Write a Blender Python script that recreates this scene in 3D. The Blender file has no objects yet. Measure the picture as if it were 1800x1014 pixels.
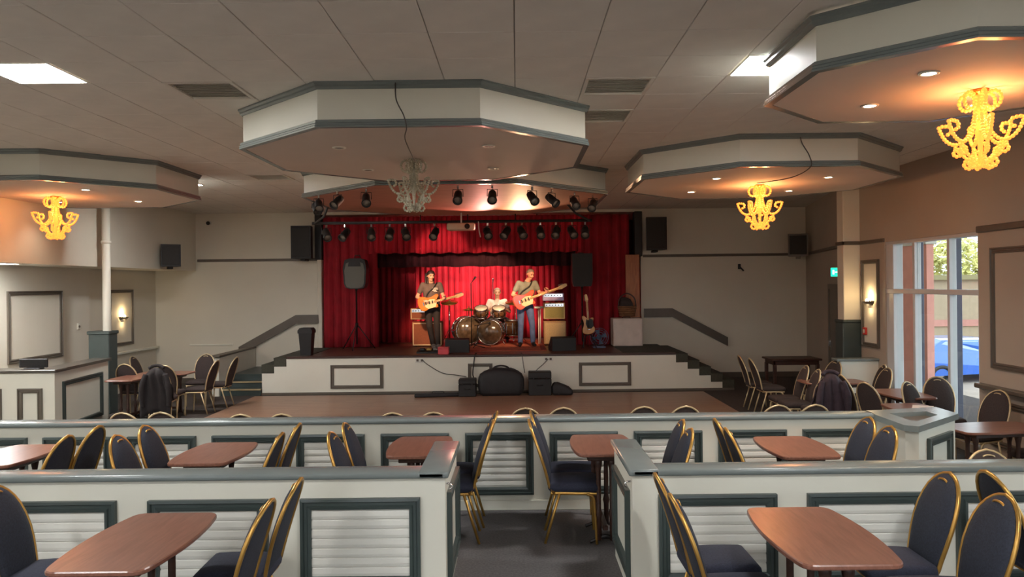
import bpy, bmesh, math, random
from mathutils import Vector, Matrix, Euler
random.seed(7)
S = bpy.context.scene
C = S.collection
PI = math.pi

# ------------------------------------------------------------------ camera
cam_d = bpy.data.cameras.new('camera')
cam_d.sensor_width = 36.0
cam_d.lens = 27.0
cam_d.shift_x = -9 / 1800
cam_d.shift_y = -7 / 1800
cam_d.clip_end = 300
cam = bpy.data.objects.new('camera', cam_d)
cam.location = (0, 0, 2.0)
cam.rotation_euler = (PI / 2, 0.011, 0)
C.objects.link(cam)
S.camera = cam

# ------------------------------------------------------------------ world, exposure
w = bpy.data.worlds.new('overcast_sky'); S.world = w
w.use_nodes = True
bgn = w.node_tree.nodes['Background']
bgn.inputs[0].default_value = (0.80, 0.90, 1.0, 1)
bgn.inputs[1].default_value = 3.6
S.view_settings.view_transform = 'Standard'
S.view_settings.look = 'None'
S.view_settings.exposure = 0.3
S.view_settings.gamma = 1.0
S.view_settings.use_curve_mapping = False

PANEL_W = 105.0      # emission of the lit ceiling panels
CEIL = 3.72
FLOOR2 = -0.2       # dance floor level
STAGE = 0.58

# ------------------------------------------------------------------ materials
def srgb(r, g, b):
    def f(c):
        c /= 255.0
        return c / 12.92 if c <= 0.04045 else ((c + 0.055) / 1.055) ** 2.4
    return (f(r), f(g), f(b), 1)

def mat(name, col, rough=0.6, metal=0.0, var=0.08, scale=6.0, bump=0.0, bscale=60.0, emit=None, estr=0.0, coat=0.0, spec=0.5, trans=0.0):
    m = bpy.data.materials.new(name); m.use_nodes = True
    nt = m.node_tree; N = nt.nodes; L = nt.links
    p = N['Principled BSDF']
    p.inputs['Roughness'].default_value = rough
    p.inputs['Metallic'].default_value = metal
    p.inputs['Specular IOR Level'].default_value = spec
    p.inputs['Coat Weight'].default_value = coat
    p.inputs['Transmission Weight'].default_value = trans
    c = srgb(*col)
    tc = N.new('ShaderNodeTexCoord')
    if var > 0:
        nz = N.new('ShaderNodeTexNoise'); nz.inputs['Scale'].default_value = scale; nz.inputs['Detail'].default_value = 4
        L.new(tc.outputs['Object'], nz.inputs['Vector'])
        rp = N.new('ShaderNodeValToRGB')
        rp.color_ramp.elements[0].position = 0.3; rp.color_ramp.elements[1].position = 0.7
        rp.color_ramp.elements[0].color = tuple(x * (1 - var) for x in c[:3]) + (1,)
        rp.color_ramp.elements[1].color = tuple(min(1, x * (1 + var)) for x in c[:3]) + (1,)
        L.new(nz.outputs['Fac'], rp.inputs['Fac']); L.new(rp.outputs['Color'], p.inputs['Base Color'])
    else:
        p.inputs['Base Color'].default_value = c
    if bump > 0:
        n2 = N.new('ShaderNodeTexNoise'); n2.inputs['Scale'].default_value = bscale; n2.inputs['Detail'].default_value = 3
        L.new(tc.outputs['Object'], n2.inputs['Vector'])
        b = N.new('ShaderNodeBump'); b.inputs['Strength'].default_value = bump; b.inputs['Distance'].default_value = 0.01
        L.new(n2.outputs['Fac'], b.inputs['Height']); L.new(b.outputs['Normal'], p.inputs['Normal'])
    if emit:
        p.inputs['Emission Color'].default_value = srgb(*emit)
        p.inputs['Emission Strength'].default_value = estr
    return m

def wood(name, ca, cb, rough=0.3, scale=(1.5, 14, 14), coat=0.0, nscale=3.0):
    m = bpy.data.materials.new(name); m.use_nodes = True
    nt = m.node_tree; N = nt.nodes; L = nt.links; p = N['Principled BSDF']
    tc = N.new('ShaderNodeTexCoord'); mp = N.new('ShaderNodeMapping'); mp.inputs['Scale'].default_value = scale
    nz = N.new('ShaderNodeTexNoise'); nz.inputs['Scale'].default_value = nscale; nz.inputs['Detail'].default_value = 6; nz.inputs['Distortion'].default_value = 0.6
    rp = N.new('ShaderNodeValToRGB'); rp.color_ramp.elements[0].position = 0.32; rp.color_ramp.elements[1].position = 0.68
    rp.color_ramp.elements[0].color = srgb(*ca); rp.color_ramp.elements[1].color = srgb(*cb)
    L.new(tc.outputs['Object'], mp.inputs['Vector']); L.new(mp.outputs['Vector'], nz.inputs['Vector'])
    L.new(nz.outputs['Fac'], rp.inputs['Fac']); L.new(rp.outputs['Color'], p.inputs['Base Color'])
    p.inputs['Roughness'].default_value = rough; p.inputs['Coat Weight'].default_value = coat; p.inputs['Coat Roughness'].default_value = 0.15
    return m

def emitter(name, col, strength):
    m = bpy.data.materials.new(name); m.use_nodes = True
    nt = m.node_tree; N = nt.nodes
    p = N['Principled BSDF']
    p.inputs['Base Color'].default_value = srgb(*col)
    p.inputs['Emission Color'].default_value = srgb(*col)
    p.inputs['Emission Strength'].default_value = strength
    return m

def wood_planks(name, ca, cb, seam, rough, bw=1.2, rh=0.09):
    m = bpy.data.materials.new(name); m.use_nodes = True
    nt = m.node_tree; N = nt.nodes; L = nt.links; p = N['Principled BSDF']
    tc = N.new('ShaderNodeTexCoord')
    br = N.new('ShaderNodeTexBrick'); br.inputs['Scale'].default_value = 1.0
    br.inputs['Brick Width'].default_value = bw; br.inputs['Row Height'].default_value = rh
    br.inputs['Mortar Size'].default_value = 0.003
    br.inputs['Color1'].default_value = srgb(*ca); br.inputs['Color2'].default_value = srgb(*cb); br.inputs['Mortar'].default_value = srgb(*seam)
    L.new(tc.outputs['Object'], br.inputs['Vector']); L.new(br.outputs['Color'], p.inputs['Base Color'])
    p.inputs['Roughness'].default_value = rough
    return m

M = {}
M['cream'] = mat('cream_painted_plaster', (214, 208, 192), 0.7, var=0.03, scale=1.2, bump=0.03, bscale=40)
M['white'] = mat('white_painted_wood', (216, 214, 200), 0.45, var=0.03, scale=2)
M['slat'] = mat('white_painted_slat', (214, 213, 204), 0.5, var=0.03, scale=4)
M['buff'] = mat('buff_painted_plaster', (170, 157, 142), 0.75, var=0.04, scale=1.0, bump=0.03, bscale=40)
M['green'] = mat('dark_grey_green_paint', (60, 70, 68), 0.35, var=0.08, scale=5)
M['greencap'] = mat('grey_green_gloss_paint', (114, 122, 120), 0.24, var=0.05, scale=5)
M['browntrim'] = mat('grey_brown_trim_paint', (92, 84, 74), 0.45, var=0.08, scale=5)
M['tile'] = mat('ceiling_tile_fibre', (222, 216, 206), 0.9, var=0.05, scale=3, bump=0.1, bscale=120)
M['ceilback'] = mat('ceiling_void_grey', (120, 114, 106), 0.9, var=0.06, scale=2)
M['vent'] = mat('vent_grey_paint', (216, 210, 198), 0.7, var=0.05)
M['soffit'] = mat('soffit_plaster', (202, 190, 177), 0.8, var=0.03, scale=1.5)
M['carpet'] = mat('grey_carpet', (88, 84, 84), 0.95, var=0.25, scale=60, bump=0.4, bscale=300)
M['carpet_dark'] = mat('dark_brown_carpet', (62, 54, 50), 0.95, var=0.3, scale=20, bump=0.3, bscale=200)
M['dance'] = wood_planks('parquet_dance_floor', (150, 116, 92), (138, 104, 84), (106, 80, 64), 0.35, 0.6, 0.09)
M['stagefloor'] = wood_planks('stage_boards', (92, 58, 44), (80, 50, 40), (50, 32, 26), 0.45, 2.4, 0.14)
M['table'] = wood('mahogany_table_top', (112, 73, 59), (134, 91, 75), 0.28, (14, 1.5, 14), 0.0)
M['tableedge'] = wood('dark_wood', (52, 32, 26), (70, 44, 34), 0.4)
M['iron'] = mat('black_iron', (32, 28, 28), 0.45, 0.3, var=0.15, scale=20)
M['navy'] = mat('navy_fabric', (34, 37, 54), 0.85, var=0.3, scale=90, bump=0.25, bscale=200)
M['navyback'] = mat('slate_fabric', (36, 40, 52), 0.85, var=0.3, scale=90, bump=0.25, bscale=200)
M['brownfab'] = mat('dark_brown_fabric', (52, 42, 40), 0.88, var=0.3, scale=90, bump=0.25, bscale=200)
M['gold'] = mat('gold_painted_steel', (186, 144, 74), 0.32, 0.75, var=0.1, scale=10)
M['palegold'] = mat('pale_gold_steel', (196, 176, 138), 0.4, 0.5, var=0.08, scale=10)
M['chrome'] = mat('chrome', (205, 205, 205), 0.15, 1.0, var=0.02)
M['black'] = mat('matt_black', (24, 22, 22), 0.6, var=0.15, scale=8, bump=0.1, bscale=150)
M['grille'] = mat('black_speaker_grille', (44, 42, 40), 0.7, 0.2, var=0.3, scale=220)
M['greygrille'] = mat('grey_speaker_grille', (100, 98, 90), 0.6, 0.3, var=0.25, scale=200)
M['red'] = mat('crimson_velvet', (176, 14, 34), 0.8, var=0.18, scale=4, bump=0.1, bscale=80)
M['darkred'] = mat('deep_red_velvet', (150, 14, 30), 0.85, var=0.2, scale=4, bump=0.1, bscale=80)
M['bagblack'] = mat('black_nylon', (30, 28, 30), 0.65, var=0.25, scale=9, bump=0.3, bscale=25)
M['skin'] = mat('skin', (214, 160, 130), 0.55, var=0.05, scale=12)
M['skinr'] = mat('skin_ruddy', (220, 150, 118), 0.55, var=0.05, scale=12)
M['lampwhite'] = emitter('lit_diffuser', (255, 255, 255), PANEL_W)
M['aislefill'] = emitter('aisle_fill_diffuser', (255, 255, 255), PANEL_W * 0.7)
M['spotlens'] = emitter('lit_downlight_lens', (255, 236, 205), 30.0)
M['offlens'] = mat('unlit_lens_glass', (150, 142, 130), 0.2, var=0.03)
M['bead'] = emitter('amber_lit_beads', (255, 134, 50), 1.7)
M['beadoff'] = mat('clear_grey_beads', (178, 172, 150), 0.15, var=0.1, scale=40, spec=0.8)
M['cable'] = mat('grey_cable', (62, 58, 52), 0.6, var=0.05)

# ------------------------------------------------------------------ mesh helpers
class MB:
    def __init__(s):
        s.v = []; s.f = []; s.s = []
    def add(s, vs, fs, smooth=False):
        o = len(s.v)
        s.v += [tuple(v) for v in vs]
        s.f += [tuple(i + o for i in f) for f in fs]
        s.s += [smooth] * len(fs)
        return s
    def box(s, x0, x1, y0, y1, z0, z1):
        vs = [(x0, y0, z0), (x1, y0, z0), (x1, y1, z0), (x0, y1, z0), (x0, y0, z1), (x1, y0, z1), (x1, y1, z1), (x0, y1, z1)]
        return s.add(vs, [(0, 3, 2, 1), (4, 5, 6, 7), (0, 1, 5, 4), (1, 2, 6, 5), (2, 3, 7, 6), (3, 0, 4, 7)])
    def rbox(s, x0, x1, y0, y1, z0, z1, b=0.01, seg=1):
        bm = bmesh.new(); bmesh.ops.create_cube(bm, size=1.0)
        for v in bm.verts:
            v.co = Vector(((x0 + x1) / 2 + v.co.x * (x1 - x0), (y0 + y1) / 2 + v.co.y * (y1 - y0), (z0 + z1) / 2 + v.co.z * (z1 - z0)))
        bmesh.ops.bevel(bm, geom=list(bm.edges), offset=b, segments=seg, profile=0.5, affect='EDGES')
        return s.bm(bm, seg > 1)
    def bm(s, bm, smooth=False):
        bm.verts.index_update()
        s.add([v.co[:] for v in bm.verts], [[v.index for v in f.verts] for f in bm.faces], smooth)
        bm.free(); return s
    def tube(s, pts, r, n=8, closed=False, smooth=True):
        P = [Vector(p) for p in pts]; k = len(P)
        R = r if isinstance(r, (list, tuple)) else [r] * k
        T = []
        for i in range(k):
            a = P[(i - 1) % k] if (closed or i > 0) else P[i]
            b = P[(i + 1) % k] if (closed or i < k - 1) else P[i]
            t = (b - a); T.append(t.normalized() if t.length > 1e-9 else Vector((0, 0, 1)))
        up = Vector((0, 0, 1)) if abs(T[0].z) < 0.9 else Vector((1, 0, 0))
        u = T[0].cross(up).normalized(); vs = []
        for i in range(k):
            u = (u - T[i] * u.dot(T[i]))
            u = u.normalized() if u.length > 1e-6 else T[i].orthogonal().normalized()
            vv = T[i].cross(u)
            for j in range(n):
                a = 2 * PI * j / n
                vs.append(P[i] + (u * math.cos(a) + vv * math.sin(a)) * R[i])
        fs = []
        for i in range(k if closed else k - 1):
            for j in range(n):
                a = i * n + j; b = i * n + (j + 1) % n
                c = ((i + 1) % k) * n + (j + 1) % n; d = ((i + 1) % k) * n + j
                fs.append((a, b, c, d))
        if not closed:
            fs.append(tuple(reversed(range(n)))); fs.append(tuple(range((k - 1) * n, k * n)))
        return s.add(vs, fs, smooth)
    def lathe(s, prof, n=16, c=(0, 0, 0), phase=0.0, smooth=True, closed=False, M4=None):
        vs = []; k = len(prof)
        for r, z in prof:
            for j in range(n):
                a = phase + 2 * PI * j / n
                vs.append(Vector((r * math.cos(a), r * math.sin(a), z)))
        if M4: vs = [M4 @ v for v in vs]
        vs = [v + Vector(c) for v in vs]
        fs = []
        for i in range(k if closed else k - 1):
            i2 = (i + 1) % k
            for j in range(n):
                fs.append((i * n + j, i * n + (j + 1) % n, i2 * n + (j + 1) % n, i2 * n + j))
        if not closed:
            if prof[0][0] > 1e-6: fs.append(tuple(reversed(range(n))))
            if prof[-1][0] > 1e-6: fs.append(tuple(range((k - 1) * n, k * n)))
        return s.add(vs, fs, smooth)
    def prism(s, poly, z0, z1, M4=None):
        n = len(poly)
        vs = [Vector((x, y, z0)) for x, y in poly] + [Vector((x, y, z1)) for x, y in poly]
        if M4: vs = [M4 @ v for v in vs]
        fs = [tuple(reversed(range(n))), tuple(range(n, 2 * n))] + [(i, (i + 1) % n, n + (i + 1) % n, n + i) for i in range(n)]
        return s.add(vs, fs)
    def ball(s, c, r, u=12, v=8, M4=None):
        rx, ry, rz = r if isinstance(r, (list, tuple)) else (r, r, r)
        vs = [Vector((0, 0, -rz))]
        for i in range(1, v):
            t = -PI / 2 + PI * i / v
            for j in range(u):
                a = 2 * PI * j / u
                vs.append(Vector((rx * math.cos(t) * math.cos(a), ry * math.cos(t) * math.sin(a), rz * math.sin(t))))
        vs.append(Vector((0, 0, rz)))
        if M4: vs = [M4 @ x for x in vs]
        vs = [x + Vector(c) for x in vs]
        fs = [(0, 1 + (j + 1) % u, 1 + j) for j in range(u)]
        for i in range(v - 2):
            for j in range(u):
                a = 1 + i * u + j; b = 1 + i * u + (j + 1) % u
                fs.append((a, b, b + u, a + u))
        o = 1 + (v - 2) * u; e = len(vs) - 1
        fs += [(o + j, o + (j + 1) % u, e) for j in range(u)]
        return s.add(vs, fs, True)
    def rectsweep(s, u0, u1, v0, v1, prof, fn):
        """mitred frame: prof = (inset, out) points; fn(u, v, out) -> xyz"""
        k = len(prof); vs = []
        for ins, out in prof:
            for u, v in ((u0 + ins, v0 + ins), (u1 - ins, v0 + ins), (u1 - ins, v1 - ins), (u0 + ins, v1 - ins)):
                vs.append(fn(u, v, out))
        fs = []
        for i in range(k - 1):
            for j in range(4):
                fs.append((i * 4 + j, i * 4 + (j + 1) % 4, (i + 1) * 4 + (j + 1) % 4, (i + 1) * 4 + j))
        return s.add(vs, fs)
    def xf(s, M4):
        s.v = [tuple(M4 @ Vector(v)) for v in s.v]; return s
    def mesh(s, name, mats):
        me = bpy.data.meshes.new(name)
        me.from_pydata(s.v, [], s.f)
        me.polygons.foreach_set('use_smooth', s.s)
        for m in (mats if isinstance(mats, list) else [mats]): me.materials.append(m)
        bm = bmesh.new(); bm.from_mesh(me); bmesh.ops.recalc_face_normals(bm, faces=bm.faces); bm.to_mesh(me); bm.free()
        me.update(); return me
    def build(s, name, m, parent=None):
        return link(name, s.mesh(name, m), parent)

def link(name, me, parent=None):
    o = bpy.data.objects.new(name, me); C.objects.link(o)
    if parent: o.parent = parent
    return o

def thing(name, label, cat, loc=(0, 0, 0), rz=0.0, group=None):
    o = bpy.data.objects.new(name, None); C.objects.link(o)
    o.empty_display_size = 0.1
    o.location = loc; o.rotation_euler = (0, 0, rz)
    o['label'] = label; o['category'] = cat
    if group: o['group'] = group
    return o

def tag(o, label, cat, group=None):
    o['label'] = label; o['category'] = cat
    if group: o['group'] = group
    return o

def struct(name, mb, m):
    o = mb.build(name, m); o['kind'] = 'structure'; return o

def dup(root, loc, rz, label, group=None):
    r = root.copy(); C.objects.link(r); r.location = loc; r.rotation_euler = (0, 0, rz); r['label'] = label
    if group: r['group'] = group
    for ch in kids[root.name]:
        c = ch.copy(); C.objects.link(c); c.parent = r
        for g in kids.get(ch.name, []):
            d = g.copy(); C.objects.link(d); d.parent = c
    return r
kids = {}
def note_kids(root):
    kids[root.name] = list(root.children)
    for c in root.children: kids[c.name] = list(c.children)
    return root

def lerp(a, b, t): return a + (b - a) * t
def smooth_path(pts, n=6):
    """Catmull-Rom through points"""
    P = [Vector(p) for p in pts]; out = []
    for i in range(len(P) - 1):
        p0 = P[max(i - 1, 0)]; p1 = P[i]; p2 = P[i + 1]; p3 = P[min(i + 2, len(P) - 1)]
        for k in range(n):
            t = k / n
            out.append(0.5 * ((2 * p1) + (p2 - p0) * t + (2 * p0 - 5 * p1 + 4 * p2 - p3) * t * t + (3 * p1 - p0 - 3 * p2 + p3) * t ** 3))
    out.append(P[-1]); return out
FRAME = [(0, 0), (0, 0.03), (0.018, 0.034), (0.024, 0.02), (0.042, 0.02), (0.048, 0.03), (0.066, 0.026), (0.07, 0.0)]
def back_fn(Y): return lambda u, v, o: (u, Y - o, v)       # faces the camera
def left_fn(X): return lambda u, v, o: (X + o, u, v)       # left wall, faces +X
def right_fn(X): return lambda u, v, o: (X - o, u, v)      # right wall, faces -X

# ================================================================== STRUCTURE
XL, XR, YB, YF = -8.3, 5.75, 17.8, -6.0
BULK = -7.44
# floors
fl = MB(); fl.box(XL - 0.3, 8.5, YF - 0.3, 22.0, -0.5, FLOOR2)
floor = struct('floor', fl, M['carpet_dark'])
f1 = MB(); f1.box(XL, XR, YF, 4.92, FLOOR2, 0.0); f1.box(XL, 3.15, 4.92, 6.98, FLOOR2, 0.0)
struct('floor_raised_tier', f1, M['carpet'])
f2 = MB(); f2.box(-5.3, 3.72, 7.6, 15.45, FLOOR2, FLOOR2 + 0.012)
struct('floor_dance', f2, M['dance'])

# ceiling slab (the tiles hang beneath it)
TP = 0.59; TY0 = 5.82
TX0, TX1, TR0, TR1 = -13, 9, -3, 12
cb = MB(); cb.box(XL - 0.3, 8.5, YF - 0.3, 22.0, CEIL + 0.03, CEIL + 0.25)
ceiling = struct('ceiling', cb, M['ceilback'])
def tiles_mat():
    m = bpy.data.materials.new('ceiling_tile_grid'); m.use_nodes = True
    nt = m.node_tree; N = nt.nodes; L = nt.links; p = N['Principled BSDF']; p.inputs['Roughness'].default_value = 0.9
    tc = N.new('ShaderNodeTexCoord'); br = N.new('ShaderNodeTexBrick'); br.offset = 0.0
    br.inputs['Scale'].default_value = 1.0; br.inputs['Brick Width'].default_value = TP; br.inputs['Row Height'].default_value = TP
    br.inputs['Mortar Size'].default_value = 0.004
    br.inputs['Color1'].default_value = srgb(222, 216, 206); br.inputs['Color2'].default_value = srgb(218, 212, 202); br.inputs['Mortar'].default_value = srgb(150, 144, 136)
    L.new(tc.outputs['Object'], br.inputs['Vector']); L.new(br.outputs['Color'], p.inputs['Base Color'])
    return m
M['tilegrid'] = tiles_mat()
ty_a = TY0 + TR0 * TP; ty_b = TY0 + TR1 * TP
fc = MB()
fc.box(XL - 0.3, 8.5, YF - 0.3, ty_a, CEIL, CEIL + 0.03); fc.box(XL - 0.3, 8.5, ty_b, 22.0, CEIL, CEIL + 0.03)
fc.box(XL - 0.3, TX0 * TP, ty_a, ty_b, CEIL, CEIL + 0.03); fc.box(TX1 * TP, 8.5, ty_a, ty_b, CEIL, CEIL + 0.03)
LIT = {(-7, 0), (3, 0)}
DARK = {(1, 1), (-5, 1), (1, 3), (-7, 10)}
tme = MB().rbox(0.0025, TP - 0.0025, 0.0025, TP - 0.0025, 0.0, 0.028, 0.004).mesh('ceiling_tile', M['tile'])
def in_view(x, y):
    return -0.70 * y - 0.75 < x < 0.70 * y + 0.15
for j in range(TR0, TR1):
    for i in range(TX0, TX1):
        if (i, j) in LIT or (i, j) in DARK: continue
        x = i * TP; y = TY0 + j * TP
        if not in_view(x, y): fc.box(x, x + TP, y, y + TP, CEIL, CEIL + 0.03); continue
        o = link('ceiling_tile', tme, ceiling); o.location = (x, y, CEIL + random.uniform(-0.0015, 0.0015))
fc.build('tile_field', M['tilegrid'], ceiling)['kind'] = 'stuff'

# walls
wb = MB()
wb.box(XL - 0.3, -4.55, YB, YB + 0.2, -0.5, CEIL + 0.03); wb.box(2.87, 8.5, YB, YB + 0.2, -0.5, CEIL + 0.03)
wb.box(-4.55, 2.87, YB, YB + 0.2, 3.66, CEIL + 0.03)
wb.box(-4.55, 2.87, YB, YB + 0.2, -0.5, STAGE - 0.02)
wall_back = struct('wall_back', wb, M['cream'])
wl = MB(); wl.box(XL - 0.3, XL, YF, 14.9, -0.5, CEIL); wl.box(XL - 0.3, XL - 0.08, 14.9, YB, -0.5, CEIL)
struct('wall_left', wl, M['cream'])
# right wall with the tall window opening, then the splayed piece behind the pier
WY0, WY1, WZ0, WZ1 = 9.57, 12.0, -0.1, 2.6
wr = MB()
wr.box(XR, XR + 0.25, YF, 3.0, -0.5, CEIL); wr.box(XR, XR + 0.25, 6.4, WY0, -0.5, CEIL); wr.box(XR, XR + 0.25, 3.0, 6.4, WZ1, CEIL); wr.box(XR, XR + 0.25, 3.0, 6.4, -0.5, WZ0); wr.box(XR, XR + 0.25, WY1, 13.35, -0.5, CEIL)
wr.box(XR, XR + 0.25, WY0, WY1, WZ1, CEIL); wr.box(XR, XR + 0.25, WY0, WY1, -0.5, WZ0)
wr.prism([(5.75, 13.25), (6.0, 13.25), (6.95, 17.8), (6.7, 17.8)], -0.5, CEIL)
wall_right = struct('wall_right', wr, M['buff'])
wf = MB(); wf.box(XL - 0.3, XR + 0.25, YF - 0.2, YF, -0.5, 0.4); wf.box(XL - 0.3, XR + 0.25, YF - 0.2, YF, 2.9, CEIL)
for xa, xb in ((XL - 0.3, -5.6), (-2.6, 1.8), (5.2, XR + 0.25)): wf.box(xa, xb, YF - 0.2, YF, 0.4, 2.9)
struct('wall_front', wf, M['cream'])
for k, (xa, xb) in enumerate(((-5.6, -2.6), (1.8, 5.2))):
    wn = MB()
    for x in (xa + 0.03, (xa + xb) / 2, xb - 0.03): wn.rbox(x - 0.03, x + 0.03, YF - 0.12, YF - 0.06, 0.4, 2.9, 0.005)
    for z in (0.43, 2.0, 2.87): wn.rbox(xa, xb, YF - 0.12, YF - 0.06, z - 0.03, z + 0.03, 0.005)
    struct('window_%d' % (k + 2), wn, M['white'])
# side aisle bulkhead and its lower ceiling
bk = MB(); bk.box(XL, BULK, YF, YB, 2.4, CEIL)
struct('wall_bulkhead', bk, M['cream'])
# stage house behind the proscenium
sh = MB(); sh.box(-6.2, -6.0, YB + 0.2, 21.8, -0.5, CEIL); sh.box(4.4, 4.6, YB + 0.2, 21.8, -0.5, CEIL); sh.box(-6.2, 4.6, 21.6, 21.8, -0.5, CEIL)
struct('wall_stagehouse', sh, M['black'])
# pier on the right wall
pr = MB(); pr.rbox(5.47, XR + 0.02, 12.87, 13.12, -0.5, CEIL, 0.01)
struct('wall_pier', pr, M['cream'])
pb = MB(); pb.rbox(5.44, XR, 12.84, 13.15, FLOOR2, 1.32, 0.012); pb.rbox(5.43, XR, 12.82, 13.17, 1.30, 1.35, 0.012)
tag(pb.build('pier_cladding', M['green']), 'dark green boxed cladding around the foot of the right wall pier', 'cladding')
# picture rails / trims
def trim(n, mb, m='browntrim'): return struct('trim_%d' % n, mb, M[m])
t1 = MB(); t1.rbox(-7.4, -4.6, YB - 0.03, YB + 0.01, 2.60, 2.66, 0.008); trim(1, t1)
t2 = MB(); t2.rbox(2.92, 6.68, YB - 0.03, YB + 0.01, 2.60, 2.66, 0.008); trim(2, t2)
t3 = MB(); t3.prism([(5.72, 13.3), (5.76, 13.3), (6.71, 17.78), (6.67, 17.78)], 2.60, 2.66); trim(3, t3)
t4 = MB(); t4.rbox(5.44, XR + .01, 12.84, 12.88, 2.60, 2.66, 0.008); t4.rbox(5.44, 5.48, 12.84, 13.12, 2.60, 2.66, 0.008); trim(4, t4)
t5 = MB(); t5.rbox(XR - 0.03, XR + 0.01, WY1, 12.86, 2.60, 2.66, 0.008); trim(5, t5)
t6 = MB(); t6.rbox(XR - 0.035, XR + 0.01, 6.45, WY0, 2.58, 2.66, 0.01); trim(6, t6)
t7 = MB(); t7.rbox(XR - 0.09, XR + 0.01, 6.45, WY0 - 0.02, 0.66, 0.72, 0.012); trim(7, t7)
t8 = MB(); t8.rbox(XL - 0.08, XL + 0.0, 14.95, YB, 0.62, 0.68, 0.012); trim(8, t8, 'white')
t9 = MB(); t9.rbox(-7.6, -6.6, YB - 0.025, YB + .01, 0.66, 0.70, 0.008); trim(9, t9, 'white')
bb = MB(); bb.box(-8.3, 7, YB - 0.02, YB, FLOOR2, FLOOR2 + 0.12); struct('baseboard_back', bb, M['browntrim'])
# wall picture panels (applied moulding)
def wall_panel(label, u0, u1, v0, v1, fn, m='browntrim', face='cream'):
    t = thing('wall_panel', label, 'wall panel')
    p = [(a, b) for a, b in FRAME]
    MB().rectsweep(u0, u1, v0, v1, p, fn).build('panel_frame', M[m], t)
    a, b, c, d = fn(u0 + .06, v0 + .06, 0.006), fn(u1 - .06, v0 + .06, 0.006), fn(u1 - .06, v1 - .06, 0.006), fn(u0 + .06, v1 - .06, 0.006)
    MB().add([a, b, c, d] + [fn(u, v, 0.0) for u, v in ((u0 + .06, v0 + .06), (u1 - .06, v0 + .06), (u1 - .06, v1 - .06), (u0 + .06, v1 - .06))],
             [(0, 1, 2, 3), (0, 4, 5, 1), (1, 5, 6, 2), (2, 6, 7, 3), (3, 7, 4, 0)]).build('panel_face', M[face], t)
    return t
wall_panel('large brown-framed white panel on the left wall above the bar counter', 12.48, 13.98, 0.79, 1.98, left_fn(XL))
wall_panel('narrow brown-framed panel behind the lit sconce on the left wall', 15.75, 16.72, 0.80, 1.98, left_fn(XL - 0.08))
wall_panel('narrow tall framed panel behind the sconce between pier and window', 12.18, 12.79, 0.92, 2.34, right_fn(XR))
wall_panel('large framed panel at far right beside the tall window', 7.2, 9.3, 0.93, 2.38, right_fn(XR), face='buff')
wall_panel('low framed dado panel on the right wall beneath the ledge', 8.35, 9.35, 0.0, 0.55, right_fn(XR), face='buff')
wall_panel('low framed dado panel at the right edge under the big panel', 7.1, 8.15, 0.0, 0.55, right_fn(XR), face='buff')
wall_panel('low dark-framed dado panel on the left wall behind the seating', 13.2, 14.6, 0.02, 0.58, left_fn(XL))

# left aisle round pillar with green boxed foot
pl = thing('pillar', 'slim round white pillar rising from a green boxed foot at left', 'pillar', (-7.27, 13.6, FLOOR2))
MB().lathe([(0.068, 0), (0.068, CEIL - FLOOR2)], 20).build('shaft', M['white'], pl)
MB().lathe([(0.068, 3.0), (0.085, 3.01), (0.085, 3.05), (0.068, 3.06)], 20).build('collar', M['white'], pl)
pf = MB().rbox(-0.28, 0.08, -0.10, 0.2, 0.0, 1.42, 0.012).build('boxed_foot', M['green'], pl)
MB().rbox(-0.30, 0.10, -0.12, 0.22, 1.40, 1.46, 0.012).build('foot_cap', M['green'], pf)

# ------------------------------------------------------------------ window, door
win = MB()
wy = [WY0, 10.30, 11.2, WY1]
for a, b in ((WY0, WY0 + 0.05), (WY1 - 0.22, WY1)): win.rbox(XR + 0.02, XR + 0.17, a, b, WZ0, WZ1, 0.006)
for y in (10.30, 11.2): win.rbox(XR + 0.03, XR + 0.13, y - 0.03, y + 0.03, WZ0, WZ1, 0.006)
win.rbox(XR + 0.01, XR + 0.15, WY0, WY1, 1.80, 1.87, 0.006); win.rbox(XR + 0.01, XR + 0.175, WY0, WY1, WZ1 - 0.05, WZ1, 0.006); win.rbox(XR + 0.01, XR + 0.175, WY0, WY1, WZ0, WZ0 + 0.08, 0.006)
M['winframe'] = mat('pale_grey_window_frame', (196, 198, 200), 0.4, var=0.03)
window_1 = struct('window_1', win, M['winframe'])
gl = bpy.data.materials.new('window_glass'); gl.use_nodes = True
nt = gl.node_tree; p = nt.nodes['Principled BSDF']; nt.nodes.remove(p)
tr = nt.nodes.new('ShaderNodeBsdfTransparent'); tr.inputs[0].default_value = (0.95, 0.98, 0.97, 1)
gs = nt.nodes.new('ShaderNodeBsdfGlossy'); gs.inputs['Roughness'].default_value = 0.02
mx = nt.nodes.new('ShaderNodeMixShader'); mx.inputs[0].default_value = 0.05
nt.links.new(tr.outputs[0], mx.inputs[1]); nt.links.new(gs.outputs[0], mx.inputs[2]); nt.links.new(mx.outputs[0], nt.nodes['Material Output'].inputs[0])
M['glass'] = gl
for a, b in ((WY0 + .05, 10.27), (10.33, 11.17), (11.23, WY1 - .22)):
    for c, d in ((WZ0 + .08, 1.80), (1.87, WZ1 - .05)):
        MB().box(XR + 0.07, XR + 0.078, a, b, c, d).build('pane', gl, window_1)
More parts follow.
